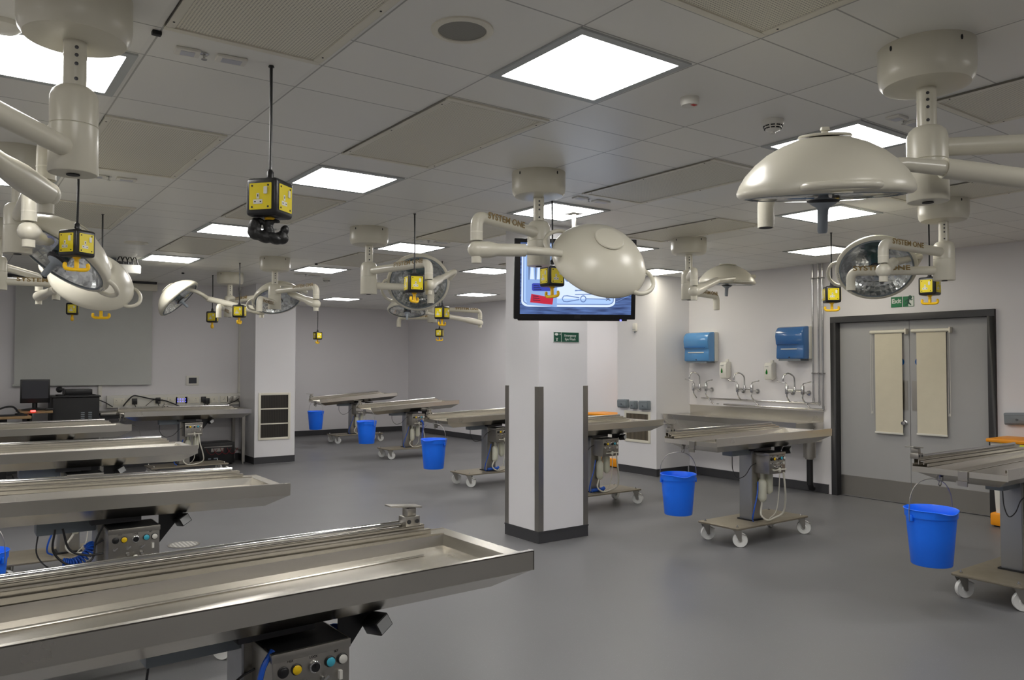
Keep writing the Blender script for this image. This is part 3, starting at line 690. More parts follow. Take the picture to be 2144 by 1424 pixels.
for a_ in (('nearest yellow socket cube pendant with a black glove on its hook', 565, 418, 3.15, 31, 8, True),
           ('yellow socket cube pendant hanging over the mirrored lamp face at the far left', 161, 511, 4.4, 47, 10),
           ('yellow socket cube pendant in front of the round mirrored lamp face', 867.5, 594, 6.27, 72, 62),
           ('yellow socket cube pendant in front of the television', 1156, 579, 5.65, 58, -42),
           ('yellow socket cube pendant left of the lamp above the double doors', 1741.5, 617, 7.15, 77, 0),
           ('yellow socket cube pendant under the lamp hub right of the exit signs', 1946.5, 600, 6.6, 21, 0),
           ('yellow socket cube pendant in front of the projection screen', 151.5, 647, 10.1, 4, 82),
           ('yellow socket cube pendant hidden behind the cream dome with only its hook showing', 212, 628, 6.3, 30, 0),
           ('yellow socket cube pendant left of the two beside the dangling white lamp arm', 444.5, 664, 10.7, 10, 80),
           ('yellow socket cube pendant in front of the long spring arm left of the pillar', 501, 652, 9.4, 13, 70),
           ('distant yellow socket cube pendant against the back wall', 665, 703, 15.2, 63, 60),
           ('yellow socket cube pendant beside the farthest lamp hub', 925.5, 655, 9.2, 36, 50),
           ('smallest yellow socket cube pendant hanging below another, right of centre', 920, 697, 14.8, 12, 10)):
    pendant(*a_)
# ================================================================ DISSECTION TABLES (local frame: rim height z = .90, x along the table)
def ring4(hx0, hx1, y0, y1, z): return [(hx0, y0, z), (hx1, y0, z), (hx1, y1, z), (hx0, y1, z)]
def make_table():
    t = thing('dissection_table', 'x', 'dissection table')
    top = thing  # (unused)
    h = .275; hf = .285; A = .80; g = MB()
    # skirts
    g.box(-A, A, -h, -h+.004, .842, .905).box(-A, A, -h, -h+.018, .902, .906).box(-A, A, -h+.015, -h+.018, .885, .903)
    g.box(-A, A, hf-.004, hf, .842, .888)
    g.box(A-.004, A, -h, -h+.03, .842, .905).box(-A, -A+.004, -h, -h+.006, .842, .905)
    g.box(-A, -A+.004, -h, hf, .836, .872).box(A-.004, A, -h+.02, hf, .842, .884)
    # sloped underside
    g.loft([ring4(-A, A, -h, hf, .844), ring4(-.66, .70, -.17, .17, .780)], False)
    g.add(ring4(-.66, .70, -.17, .17, .780), [(0, 1, 2, 3)])
    # flange around the basin, basin walls and floor
    ix0, ix1, iy0, iy1 = -.775, .745, -.257, .195
    o = [(-A, -h+.016), (A, -h+.016), (A, hf), (-A, hf)]; i_ = [(ix0, iy0), (ix1, iy0), (ix1, iy1), (ix0, iy1)]
    zo = [.872, .886, .886, .872]; zi = [.868, .884, .884, .868]; zf = [.828, .846, .846, .828]
    g.add([(x, y, z) for (x, y), z in zip(o, zo)]+[(x, y, z) for (x, y), z in zip(i_, zi)]+[(x+(.01 if k in (0, 3) else -.01), y+(.008 if k < 2 else -.008), z) for k, ((x, y), z) in enumerate(zip(i_, zf))],
          [(0, 1, 5, 4), (1, 2, 6, 5), (2, 3, 7, 6), (3, 0, 4, 7), (4, 5, 9, 8), (5, 6, 10, 9), (6, 7, 11, 10), (7, 4, 8, 11), (8, 9, 10, 11)])
    # rolled lips
    g.box(ix0, ix1, iy1, iy1+.006, .874, .890)
    g.build('tray', STEEL, t, ang=25)
    # liner ridges on the basin floor
    MB().loft([[(-.755, .09, .831), (-.755, .10, .835), (-.755, .11, .831)], [(.6, .09, .846), (.6, .10, .849), (.6, .11, .846)]], True).build('drain_ridges', STEEL, t)
    # stepped rail profile along the far side
    r = MB(); r.box(-.79, .70, .214, .218, .884, .906).box(-.79, .70, .214, .236, .903, .907).box(-.79, .69, .246, .250, .884, .918).box(-.79, .69, .246, .280, .916, .920).box(-.79, .69, .276, .280, .884, .918)
    r.build('side_rail', STEEL, t)
    MB().cyl((-.78, .266, .931), (.65, .266, .931), .010, seg=14).build('accessory_rod', CHROME, t)
    # end bracket, drain hook
    MB().box(-.812, -.80, -.055, .0, .815, .87).box(-.826, -.80, -.06, .005, .803, .813).box(-.818, -.806, -.055, 0, .782, .804).build('end_bracket', STEELD, t)
    MB().cyl((-.72, .15, .835), (-.72, .15, .785), .016).cyl((-.74, .13, .815), (-.74, .13, .795), .008).tube(bez([(-.72, .15, .79), (-.735, .15, .78), (-.738, .15, .765), (-.722, .15, .755), (-.708, .15, .765), (-.706, .15, .78)], 4), .0035, 8).build('drain_hook', STEELD, t)
    # column, base, actuator
    MB().box(-.09, .045, -.065, .065, .16, .765).build('column', ALU, t, bevel=.006)
    MB().box(-.083, .038, -.069, .069, .175, .735).build('column_groove', STEELD, t)
    MB().box(-.105, .06, -.08, .08, .160, .17).build('column_foot', BLACKM, t)
    MB().box(-.12, .10, -.13, .13, .75, .782).build('lift_frame', DARKM, t)
    MB().box(-.34, -.09, -.06, .05, .712, .782).build('actuator_box', SOCK, t, bevel=.006)
    b2 = MB().prism(rrect(-.47, .52, -.215, .215, .02), .014, Matrix.Translation((0, 0, .146))).build('base_plate', STEELP, t, bevel=.002)
    q = MB()
    for x in (-.42, .47):
        for y in (-.17, .17): q.cyl((x, y, .16), (x, y, .168), .011, seg=6).cyl((x, y, .168), (x, y, .18), .006, .003, seg=10)
    q.build('bolts', CHROME, b2)
    for x, y, a in ((-.42, -.17, -.85), (-.42, .17, -.5), (.47, -.17, -.95), (.47, .17, .1)):
        m_ = Matrix.Translation((x, y, 0)) @ Matrix.Rotation(a, 4, 'Z')
        fk = MB().box(-.035, .035, -.03, .03, .138, .146, m_)
        for s_ in (-1, 1):
            pts = [(-.03, .138), (.034, .138), (.012+.022, .05), (.022, .045), (.010, .055)]
            fk.prism(pts, .003, m_ @ Matrix.Translation((0, s_*.021+.0015, 0)) @ Matrix.Rotation(PI/2, 4, 'X'))
        fk.cyl(m_ @ V((.022, -.026, .062)), m_ @ V((.022, .026, .062)), .006)
        f_ = fk.build('caster', STEELD, t)
        wm = m_ @ Matrix.Translation((.022, -.0165, .061)) @ Matrix.Rotation(-PI/2, 4, 'X')
        MB().lathe([(.0, 0), (.02, 0), (.024, .004), (.05, .003), (.058, .001), (.061, .008), (.061, .025), (.058, .032), (.05, .030), (.024, .029), (.02, .033), (0, .033)], 32, wm).build('wheel', WHEEL, f_)
        MB().box(.03, .085, -.02, .02, 0, .004, m_ @ Matrix.Translation((0, 0, .128)) @ Matrix.Rotation(.42, 4, 'Y')).build('brake_pedal', STEELD, f_)
    # control box
    X0b, X1b, Yf, Z0b, Z1b = -.06, .165, -.225, .555, .735
    cb = MB().box(X0b, X1b, Yf, -.045, Z0b, Z1b).box(X0b-.003, X1b+.003, Yf-.003, -.042, Z1b-.022, Z1b+.002).build('control_box', STEELD, t, bevel=.002)
    MB().box(X0b+.004, X1b-.004, Yf+.004, -.05, Z1b+.002, Z1b+.0035).build('box_lid', BLACKM, cb)
    fm = frame_mat((X0b, Yf, Z0b), (1, 0, 0), (0, 0, 1))
    for x, m_ in ((.030, BLACK), (.067, YEL2), (.165, CYAN), (.202, WHITEP)):
        k = fm @ Matrix.Translation((x, .130, 0))
        bt = MB().lathe([(.0155, 0), (.0155, .005), (.013, .007)], 20, k).build('button_collar', BLACK, cb)
        MB().lathe([(.0125, .005), (.0125, .010), (.010, .012), (0, .0125)], 20, k).build('push_button', m_, bt)
    k = fm @ Matrix.Translation((.117, .128, 0))
    kl = MB().lathe([(.016, 0), (.016, .012), (.013, .014)], 20, k).build('key_switch', CHROME, cb)
    MB().lathe([(.0125, .014), (.0125, .017), (.008, .017)], 18, k).box(-.002, .002, 0, .012, .017, .020, k).build('key_face', BLACK, kl)
    for x, y in ((.025, .088), (.082, .088), (.143, .088)):
        MB().lathe([(.007, 0), (.007, .012)], 10, fm @ Matrix.Translation((x, y, 0))).box(-.004, .016, -.003, .003, .010, .018, fm @ Matrix.Translation((x, y, 0)) @ Matrix.Rotation(.6, 4, 'Z')).build('tap_lever', CHROME, cb)
    for x, y in ((.082, .060), (.143, .060)): MB().lathe([(.010, 0), (.010, .008), (.006, .016), (.006, .022)], 12, fm @ Matrix.Translation((x, y, 0))).build('hose_nozzle', CHROME, cb)
    MB().box(.190, .199, .076, .100, 0, .012, fm).build('rocker_switch', WHITEP, cb)
    q = MB().tube([(X0b+.03, Yf-.022, Z0b+.035), (X1b-.02, Yf-.022, Z0b+.035)], .006, 10)
    q.lathe([(.008, -.022), (.012, -.014), (.012, .014), (.008, .02)], 12, Matrix.Translation((X0b+.115, Yf-.022, Z0b+.035)))
    q.tube([(X0b+.05, Yf, Z0b+.035), (X0b+.05, Yf-.022, Z0b+.035)], .006, 8).tube([(X1b-.05, Yf, Z0b+.035), (X1b-.05, Yf-.022, Z0b+.035)], .006, 8)
    q.build('spray_connector', HOSE, cb)
    mini = Matrix.Translation((0, 0, .0008))
    for s_, x, y in (('LOCK', .117, .150), ('SET', .184, .152), ('HEX', .050, .152)):
        letters(s_, .009, fm @ Matrix.Translation((x, y, .0006)), BLACKM, 'lettering', cb, 1, 'CENTER')
    # bottles
    for x, y, z0 in ((.01, -.10, .30), (.115, -.09, .36)):
        MB().lathe([(.015, z0), (.034, z0+.02), (.037, z0+.04), (.037, z0+.165), (.028, z0+.19), (.016, z0+.20), (.016, z0+.26 if z0+.26 < Z0b else Z0b)], 22, Matrix.Translation((x, y, 0))).build('bottle', BOTTLE, t)
    # hoses and cables
    MB().tube(bez([(.11, Yf-.02, Z0b+.03), (.13, Yf-.02, .45), (.17, -.22, .33), (.19, -.18, .22), (.12, -.14, .175), (.0, -.16, .172), (-.05, -.13, .22), (.0, -.1, .3), (.05, -.08, .42), (.07, -.08, .55)], 8), .008, 8).build('white_hose', HOSE, t)
    MB().tube(bez([(.07, Yf-.01, Z0b+.02), (.075, -.22, .4), (.065, -.2, .25), (.02, -.16, .18)], 8), .004, 8).build('thin_hose', HOSE, t)
    MB().tube(bez([(-.05, -.10, .5), (-.10, -.13, .40), (-.155, -.14, .28), (-.165, -.13, .20), (-.13, -.11, .168)], 8), .006, 8).build('blue_hose', BLUEH, t)
    MB().tube(bez([(-.33, -.05, .73), (-.335, -.06, .62), (-.27, -.06, .545), (-.17, -.06, .56), (-.10, -.065, .63), (-.06, -.09, .66)], 8), .0035, 8).build('actuator_cable', DARKM, t)
    # power supply under the tray with its black bracket
    br = MB().prism([(.185, .775), (.31, .775), (.185, .62)], .006, Matrix.Translation((0, -.10, 0)) @ Matrix.Rotation(PI/2, 4, 'X')).box(.17, .34, -.12, .0, .768, .782).build('supply_bracket', BLACK, t)
    m_ = Matrix.Translation((.285, -.16, .738)) @ Matrix.Rotation(-.5, 4, 'Y') @ Matrix.Rotation(.25, 4, 'Z')
    ps = MB().box(-.027, .027, -.035, .035, -.022, .022, m_).build('power_supply', BLACK, t, bevel=.003)
    MB().box(-.023, .023, -.0365, -.035, -.018, .018, m_).build('rating_label', SIGNW2, ps)
    return t
WHEEL = mat('nylon_wheel', (226, 226, 222), .4)
YEL2 = mat('button_yellow', (240, 200, 20), .35); CYAN = mat('button_cyan', (70, 180, 205), .35)
SIGNW2 = mat('label_grey', (176, 178, 178), .5)
def clamp(t, x, y=.262, flip=1, name='headrest_clamp'):
    g = MB().box(x-.03, x+.03, y-.028, y+.026, .920, .956).box(x-.018, x+.018, y-.02, y+.02, .956, .985)
    m_ = Matrix.Translation((x-flip*.015, y, .99)) @ Matrix.Rotation(flip*.10, 4, 'Y')
    g.prism(rrect(-.075, .055, -.028, .028, .006), .006, m_)
    c_ = g.build(name, STEELD, t, bevel=.002)
    q = MB()
    for dx in (-.017, .017): q.cyl((x+dx, y-.028, .938), (x+dx, y-.031, .938), .008, seg=12)
    q.build('clamp_bolts', DARKM, c_)
proto = make_table()
def coil(t, pts, r=.012, n=24, m_=None):
    path = bez(pts, 12); k = len(path); out = []
    N = n*10
    for i in range(N+1):
        f = i/N*(k-1); a = path[min(int(f), k-2)].lerp(path[min(int(f)+1, k-1)], f-int(f)); d = (path[min(int(f)+1, k-1)]-path[min(int(f), k-2)]).normalized()
        u = d.cross(V((0, 1, 0.001))).normalized(); v = d.cross(u); ang = 2*PI*i/10
        out.append(a+u*math.cos(ang)*r+v*math.sin(ang)*r)
    MB().tube(out, .0052, 6).build('coiled_hose', BLUEH, t)
TABS = [  # label, near skirt right end / centre data: cx, cy, rim z, yaw, tilt(right end up)
 ('nearest steel dissection table filling the lower left corner', .788, 2.335, .900, 1.2, 0),
 ('steel dissection table directly behind the nearest one on the left', .712, 4.375, .893, 0, -1.2),
 ('third steel dissection table from the camera in the left row', .785, 6.53, .898, 0, -.4),
 ('fourth steel dissection table in the left row, its right end beside the wall bench', .74, 8.87, .900, 1.5, 0),
 ('steel dissection table standing along the bench with the wall sockets', 2.67, 11.19, .891, 0, -.2),
 ('farthest steel dissection table along the back wall', 6.49, 14.2, .888, 0, 3.6),
 ('steel dissection table right of the farthest one, its bucket in front of its base', 6.19, 11.43, .866, 0, 2.8),
 ('steel dissection table half hidden behind the left side of the middle pillar', 5.70, 8.36, .875, 0, 1.4),
 ('steel dissection table half hidden behind the right side of the middle pillar', 5.67, 6.36, .892, 0, .6),
 ('steel dissection table in front of the wall trough', 5.80, 4.41, .920, 0, .3),
 ('steel dissection table cut by the right frame edge in front of the doors', 5.83, 2.31, .900, 0, 0)]
tabs = []
for i, (lab, cx_, cy2, zr, yw, tl) in enumerate(TABS):
    o = proto if i == 0 else copy_tree(proto)
    place(o, (cx_, cy2, zr-.90), math.radians(yw), 0)
    o['label'] = lab; o['group'] = 'steel dissection tables on casters'; tabs.append((o, tl))
bpy.context.view_layer.update()
# tops are height adjustable and slightly tilted: move the top parts, keep the base on the floor
TOPS = ('tray', 'drain_ridges', 'side_rail', 'accessory_rod', 'end_bracket', 'drain_hook')
for (o, tl), (lab, cx_, cy2, zr, yw, dum) in zip(tabs, TABS):
    place(o, (cx_, cy2, 0), math.radians(yw), 0)
    dz = zr-.90
    for ch in o.children:
        n = ch.name.split('.')[0]
        if n in TOPS:
            ch.matrix_local = Matrix.Translation((0, 0, dz)) @ Matrix.Translation((0, 0, .80)) @ Matrix.Rotation(-math.radians(tl), 4, 'Y') @ Matrix.Translation((0, 0, -.80))
        elif n in ('control_box', 'lift_frame', 'actuator_box', 'power_supply', 'supply_bracket', 'bottle'):
            ch.matrix_local = Matrix.Translation((0, 0, dz))
    MW[o] = o.matrix_world.copy() if False else (Matrix.Translation((cx_, cy2, 0)) @ Matrix.Rotation(math.radians(yw), 4, 'Z'))
clampx = [.635, None, None, None, -.2, -.755, -.74, -.74, None, -.75, -.79]
for (o, tl), x, tb in zip(tabs, clampx, TABS):
    if x is None: continue
    before = set(o.children)
    clamp(o, x, .262, 1)
    dz = tb[3]-.90
    for ch in set(o.children)-before: ch.matrix_local = Matrix.Translation((0, 0, dz)) @ Matrix.Translation((0, 0, .80)) @ Matrix.Rotation(-math.radians(tl), 4, 'Y') @ Matrix.Translation((0, 0, -.80))
# extra hoses that only some tables show
coil(tabs[1][0], [(-.235, -.15, .588), (-.20, -.16, .585), (-.16, -.16, .60), (-.125, -.15, .635), (-.13, -.13, .66)], .019, 15)
coil(tabs[0][0], [(.20, -.05, .72), (.185, -.07, .68), (.185, -.08, .6), (.19, -.08, .48)], .016, 12)
MB().tube(bez([(-.05, -.20, .74), (-.085, -.22, .70), (-.10, -.23, .62), (-.095, -.22, .5)], 8), .008, 8).build('blue_hose', BLUEH, tabs[0][0])
MB().tube(bez([(-.28, -.22, .76), (-.285, -.22, .66), (-.22, -.22, .59), (-.13, -.22, .60), (-.11, -.20, .68), (-.08, -.2, .75)], 8), .005, 8).build('black_cable', BLACK, tabs[1][0])
MB().tube(bez([(-.25, -.22, .76), (-.22, -.22, .66), (-.15, -.22, .625), (-.08, -.22, .625)], 8), .005, 8).build('black_cable', BLACK, tabs[1][0])
coil(tabs[6][0], [(.08, -.26, .60), (.11, -.27, .56), (.11, -.26, .40), (.11, -.25, .30)], .012, 22)
for k_ in (7, 8):
    MB().tube([(-.10, -.10, .185), (.02, -.12, .19), (.05, -.12, .195)], [.018, .02, .026], 12).build('spray_gun', BLUEH, tabs[k_][0])

# ---------------------------------------------------------------- buckets hanging from the drain hooks
def bucket(label, px, py, d, rz, on_floor=False):
    p = at(px, py, d)
    t = thing('bucket', label, 'bucket', (p.x, p.y, 0 if on_floor else p.z-.165), rz, 'blue buckets by the dissection tables')
    n = 40; prof = [(.110, 0), (.113, .004), (.128, .17), (.138, .285), (.144, .285), (.146, .325), (.151, .33), (.147, .333), (.141, .325), (.134, .28), (.108, .008)]
    rings = []
    for r, z in prof:
        ring = []
        for i in range(n):
            a = 2*PI*i/n; rr = r; zz = z
            if z > .27:
                k_ = max(0, math.cos(a+PI/2))**14   # pouring lip towards -y
                rr += k_*.016*(z-.25)/.08; zz -= k_*.012 if z > .31 else 0
            ring.append((rr*math.cos(a), rr*math.sin(a), zz))
        rings.append(ring)
    g = MB(); g.loft(rings, False); g.add([(.108*math.cos(2*PI*i/n), .108*math.sin(2*PI*i/n), .008) for i in range(n)], [tuple(range(n))])
    g.add([(.110*math.cos(2*PI*i/n), .110*math.sin(2*PI*i/n), 0) for i in range(n)], [tuple(range(n))])
    b2 = g.build('bucket_body', BLUE, t)
    for s_ in (-1, 1): MB().box(s_*.147-.006, s_*.147+.006, -.018, .018, .262, .30).build('handle_lug', BLUE, t, bevel=.003)
    MB().box(-.04, .04, .100, .124, 0, .02).build('base_grip', BLUE, t, bevel=.003)
    pts = [(-.153, 0, .262), (-.154, 0, .33), (-.14, 0, .42), (-.09, 0, .485), (0, 0, .508), (.09, 0, .485), (.14, 0, .42), (.154, 0, .33), (.153, 0, .262)]
    MB().tube(bez(pts, 5), .0028, 8).build('wire_handle', STEELD, t)
    return t
bucket('largest blue bucket hanging from the table cut by the right frame edge', 1950, 1123, 4.72, math.radians(-22))
bucket('blue bucket hanging from the table in front of the wall trough', 1420, 1034, 6.5, math.radians(-30))
bucket('blue bucket hanging from the table half hidden by the middle pillar', 908, 950, 8.9, math.radians(-60))
bucket('blue bucket hanging in front of the second farthest table base', 767.5, 905, 11.6, math.radians(-68))
bucket('smallest blue bucket hanging from the farthest table', 661, 880, 14.3, math.radians(-60))
bucket('blue bucket seen as a thin sliver behind the fourth table on the left', 270, 944, 10.4, math.radians(-40))
bucket('blue bucket standing on the floor, cut by the left frame edge below the second table', -39, 1202, 4.95, math.radians(-40), True)
# ================================================================ TELEVISION
def tvpt(px, py, d): return at(px, py, d)
bl_, br_ = at(1076, 668, 5.95), at(1330, 672, 6.02)
xv = (br_-bl_); xv.z = 0; Wt = xv.length; xv.normalize(); yv0 = V((0, 0, 1)); nrm = xv.cross(yv0)   # nrm points to the camera side
yv = (yv0+nrm*.10).normalized(); nrm = xv.cross(yv).normalized()
if nrm.dot(CAM-bl_) < 0: nrm = -nrm
TVM = Matrix((xv, yv, nrm)).transposed().to_4x4(); TVM.translation = bl_
Ht = Wt*.655
t = thing('television', 'black flat television on the middle pillar showing a tray of instruments', 'television', mt=TVM)
MB().box(0, Wt, 0, Ht, -.07, 0).box(.03, Wt-.06, -.012, .01, -.06, -.008).build('tv_case', BLACK, t, bevel=.006)
sx0, sx1, sy0, sy1 = .048*Wt, .963*Wt, .062*Ht, .945*Ht
cols = [(72, 104, 168), (176, 208, 255), (214, 230, 255), (60, 74, 190), (204, 36, 64), (96, 112, 150), (120, 150, 210), (150, 184, 240), (28, 34, 90)]
EM = [emit('screen_blue', cols[0], .8, .02), emit('screen_tray', cols[1], 1.0, .02), emit('screen_light', cols[2], 1.1, .02), emit('screen_violet', cols[3], .8, .02), emit('screen_red', cols[4], .9, .02), emit('screen_steel', cols[5], .8, .02), emit('screen_mid', cols[6], .8, .02), emit('screen_pale', cols[7], .9, .02), emit('screen_ink', cols[8], .5, .02)]
nt = EM[0].node_tree; b = nt.nodes['Principled BSDF']; n = nt.nodes.new('ShaderNodeTexNoise'); n.inputs['Scale'].default_value = 7; tc = nt.nodes.new('ShaderNodeTexCoord'); mp = nt.nodes.new('ShaderNodeMapping')
mp.inputs['Rotation'].default_value = (0, 0, .6); mp.inputs['Scale'].default_value = (1, 9, 1)
r = nt.nodes.new('ShaderNodeValToRGB'); r.color_ramp.elements[0].color = lin((44, 62, 112)); r.color_ramp.elements[1].color = lin((104, 138, 205)); r.color_ramp.elements[0].position = .3; r.color_ramp.elements[1].position = .7
nt.links.new(tc.outputs['Object'], mp.inputs[0]); nt.links.new(mp.outputs[0], n.inputs['Vector']); nt.links.new(n.outputs['Fac'], r.inputs[0]); nt.links.new(r.outputs[0], b.inputs['Emission Color'])
g = MB(); SW, SH = sx1-sx0, sy1-sy0
lvl = [0]
def scr(mi, pts, z=None):
    lvl[0] += 1; zz = .0006+.00005*lvl[0]; g.use(mi); g.add([(sx0+x*SW, sy0+y*SH, zz) for x, y in pts], [tuple(range(len(pts)))])
def rr_(x0, x1, y0, y1, r_): return [(x, y) for x, y in rrect(x0, x1, y0, y1, r_, 5)]
def stroke(mi, pts, w_):
    out = []; n_ = len(pts)
    L, R_ = [], []
    for i in range(n_):
        a, b2 = V(pts[max(i-1, 0)]+(0,)), V(pts[min(i+1, n_-1)]+(0,)); d = (b2-a).normalized(); nn = V((-d.y*.56, d.x, 0))*w_/2
        p = V(pts[i]+(0,)); L.append((p.x+nn.x, p.y+nn.y)); R_.append((p.x-nn.x, p.y-nn.y))
    for i in range(n_-1): scr(mi, [L[i], L[i+1], R_[i+1], R_[i]])
def ringp(mi, cx_, cy_, r_, w_):
    n_ = 24; o = [(cx_+r_*.56*math.cos(2*PI*i/n_), cy_+r_*math.sin(2*PI*i/n_)) for i in range(n_+1)]; stroke(mi, o, w_)
scr(0, [(0, 0), (1, 0), (1, 1), (0, 1)])
scr(2, rr_(.012, .855, .105, .985, .07)); scr(6, rr_(.026, .842, .135, .975, .06)); scr(1, rr_(.034, .834, .150, .968, .05)); scr(7, rr_(.05, .26, .17, .965, .03))
scr(2, rr_(.30, .80, .22, .95, .05))
for x in (.075, .135, .20, .26):  # scalpels standing in a rack on the left
    scr(5, [(x, .48), (x+.006, .48), (x+.012, .95), (x-.006, .95)]); scr(2, [(x+.012, .49), (x+.05, .49), (x+.036, .80), (x+.026, .80)])
scr(7, [(.06, .46), (.33, .40), (.33, .10), (.06, .13)])
scr(3, rr_(.105, .285, .325, .435, .02)); scr(4, [(.09, .165), (.29, .135), (.298, .23), (.10, .285)])
for k_ in range(3):
    y = .40-.025*k_; stroke(8, [(.12, y), (.17+.01*k_, y-.004)], .010); y = .255-.028*k_; stroke(8, [(.115, y), (.165+.008*k_, y-.006)], .010)
for cx_, cy_, r_ in ((.425, .51, .045), (.475, .51, .045), (.527, .46, .048)): ringp(6, cx_, cy_, r_, .014)
for p in ([(.50, .40), (.66, .42), (.80, .50)], [(.49, .33), (.64, .37), (.80, .31)], [(.49, .34), (.66, .33), (.79, .30)], [(.49, .28), (.62, .285), (.79, .30)], [(.55, .52), (.8, .72)], [(.55, .54), (.76, .85)]): stroke(6, p, .012)
stroke(6, [(.375+.0, .22), (.39, .258), (.42, .262), (.53, .235)], .014); stroke(6, [(.375, .22), (.39, .182), (.42, .178), (.53, .21)], .014)
ringp(6, .565, .22, .042, .016); stroke(6, [(.59, .222), (.77, .218)], .012); stroke(5, [(.77, .20), (.80, .235)], .016); stroke(5, [(.77, .235), (.81, .20)], .016)
stroke(7, [(.86, .18), (.98, .27)], .004)
g.build('screen', EM, t, flat=True)
MB().box(Wt*.495, Wt*.545, .010*Ht, .058*Ht, .0, .002).build('sensor_window', BLACKM, t)
MB().lathe([(.008, 0), (.008, .002)], 12, Matrix.Translation((Wt*.88, -.006, -.006))).build('power_light', BLUEI, t)
pc = TVM @ V((Wt*.5, Ht*.5, -.12))
MB().box(Wt*.30, Wt*.70, Ht*.3, Ht*.75, -.12, -.07).build('tv_bracket', DARKM, t)
pp = at(1202, 480, 6.25)
MB().cyl((pp.x, pp.y, pc.z), (pp.x, pp.y, H), .018).box(pp.x-.06, pp.x+.06, pp.y-.06, pp.y+.06, H-.008, H).build('hanging_pole', STEELD, t, world=True)

# ================================================================ SINK WALL (right wall, x = XR)
# trough sink
ty0, ty1 = 5.40, 7.44; xt0 = 7.90
t = thing('wall_trough', 'long stainless steel wall trough under the three taps', 'sink', (8.2, (ty0+ty1)/2, .6))
g = MB()
zr = .835
g.box(XR-.012, XR, ty0, ty1, zr, .955).box(XR-.03, XR, ty0, ty1, .95, .957)
o = [(xt0, ty0), (XR-.01, ty0), (XR-.01, ty1), (xt0, ty1)]; i_ = [(xt0+.045, ty0+.05), (XR-.08, ty0+.05), (XR-.08, ty1-.05), (xt0+.045, ty1-.05)]
bt = [(xt0+.14, ty0+.12), (XR-.12, ty0+.12), (XR-.12, ty1-.12), (xt0+.14, ty1-.12)]
g.add([(x, y, zr) for x, y in o]+[(x, y, zr-.004) for x, y in i_]+[(x, y, .63) for x, y in bt], [(0, 1, 5, 4), (1, 2, 6, 5), (2, 3, 7, 6), (3, 0, 4, 7), (4, 5, 9, 8), (5, 6, 10, 9), (6, 7, 11, 10), (7, 4, 8, 11), (8, 9, 10, 11)])
ob = [(xt0+.10, ty0+.08), (XR-.02, ty0+.02), (XR-.02, ty1-.02), (xt0+.10, ty1-.08)]
g.loft([[(x, y, zr-.001) for x, y in o], [(x, y, zr-.055) for x, y in o], [(x, y, .60) for x, y in ob]], True)
g.box(xt0-.004, xt0+.012, ty0, ty1, zr-.004, zr+.012)
g.build('trough_body', STEEL, t, ang=25, world=True)
g = MB().box(8.1, 8.14, ty0+.04, ty1-.1, .60, .64); g.build('support', STEELD, t, world=True)
for yy in (5.47,):
    g = MB().cyl((8.30, yy+.02, .62), (8.30, yy+.02, .42), .07).cyl((8.30, yy+.02, .42), (8.30, yy+.02, .40), .05); g.build('waste_trap', STEELD, t, world=True)
    MB().cyl((8.30, yy+.02, .40), (8.30, yy+.02, .10), .036).tube([(8.30, yy+.02, .12), (8.32, yy+.02, .06), (8.36, yy+.02, .05)], .034).build('waste_pipe', BLACK, t, world=True)
# supply pipes
t = thing('water_pipes', 'chrome supply pipes running down the wall and along above the trough', 'pipes', (XR-.03, 5.45, 1.0))
g = MB(); xp = XR-.035
vy = [onx(px, 700, xp).y for px in (1702, 1714, 1722.5)]
zl1, zl2 = 1.055, .985
zend = [zl1+.02, zl1-.01, zl2]
for y, z in zip(vy, zend): g.cyl((xp, y, H), (xp, y, z), .0115, seg=12)
yL = 7.22
g.cyl((xp, vy[1], zl1), (xp, yL, zl1), .0105, seg=12).cyl((xp, vy[2], zl2), (xp, yL-.38, zl2), .0105, seg=12)
g.build('pipe_run', CHROME, t, world=True)
g = MB()
for z in (2.54, 1.41):
    for y in vy: g.box(xp-.016, XR, y-.012, y+.012, z-.008, z+.008)
    g.cyl((xp, vy[0]+.02, z), (xp, vy[2]-.03, z), .005, seg=8)
for y in (5.7, 6.25, 6.95):
    g.cyl((XR, y, zl1), (xp, y, zl1), .008).cyl((XR, y, zl2), (xp, y, zl2), .008)
for y, z in zip(vy, zend): g.sphere((xp, y, z), .016, 10).cyl((xp, y, z-.0), (xp, y, z+.04), .015)
g.build('pipe_clips', CHROME, t, world=True)
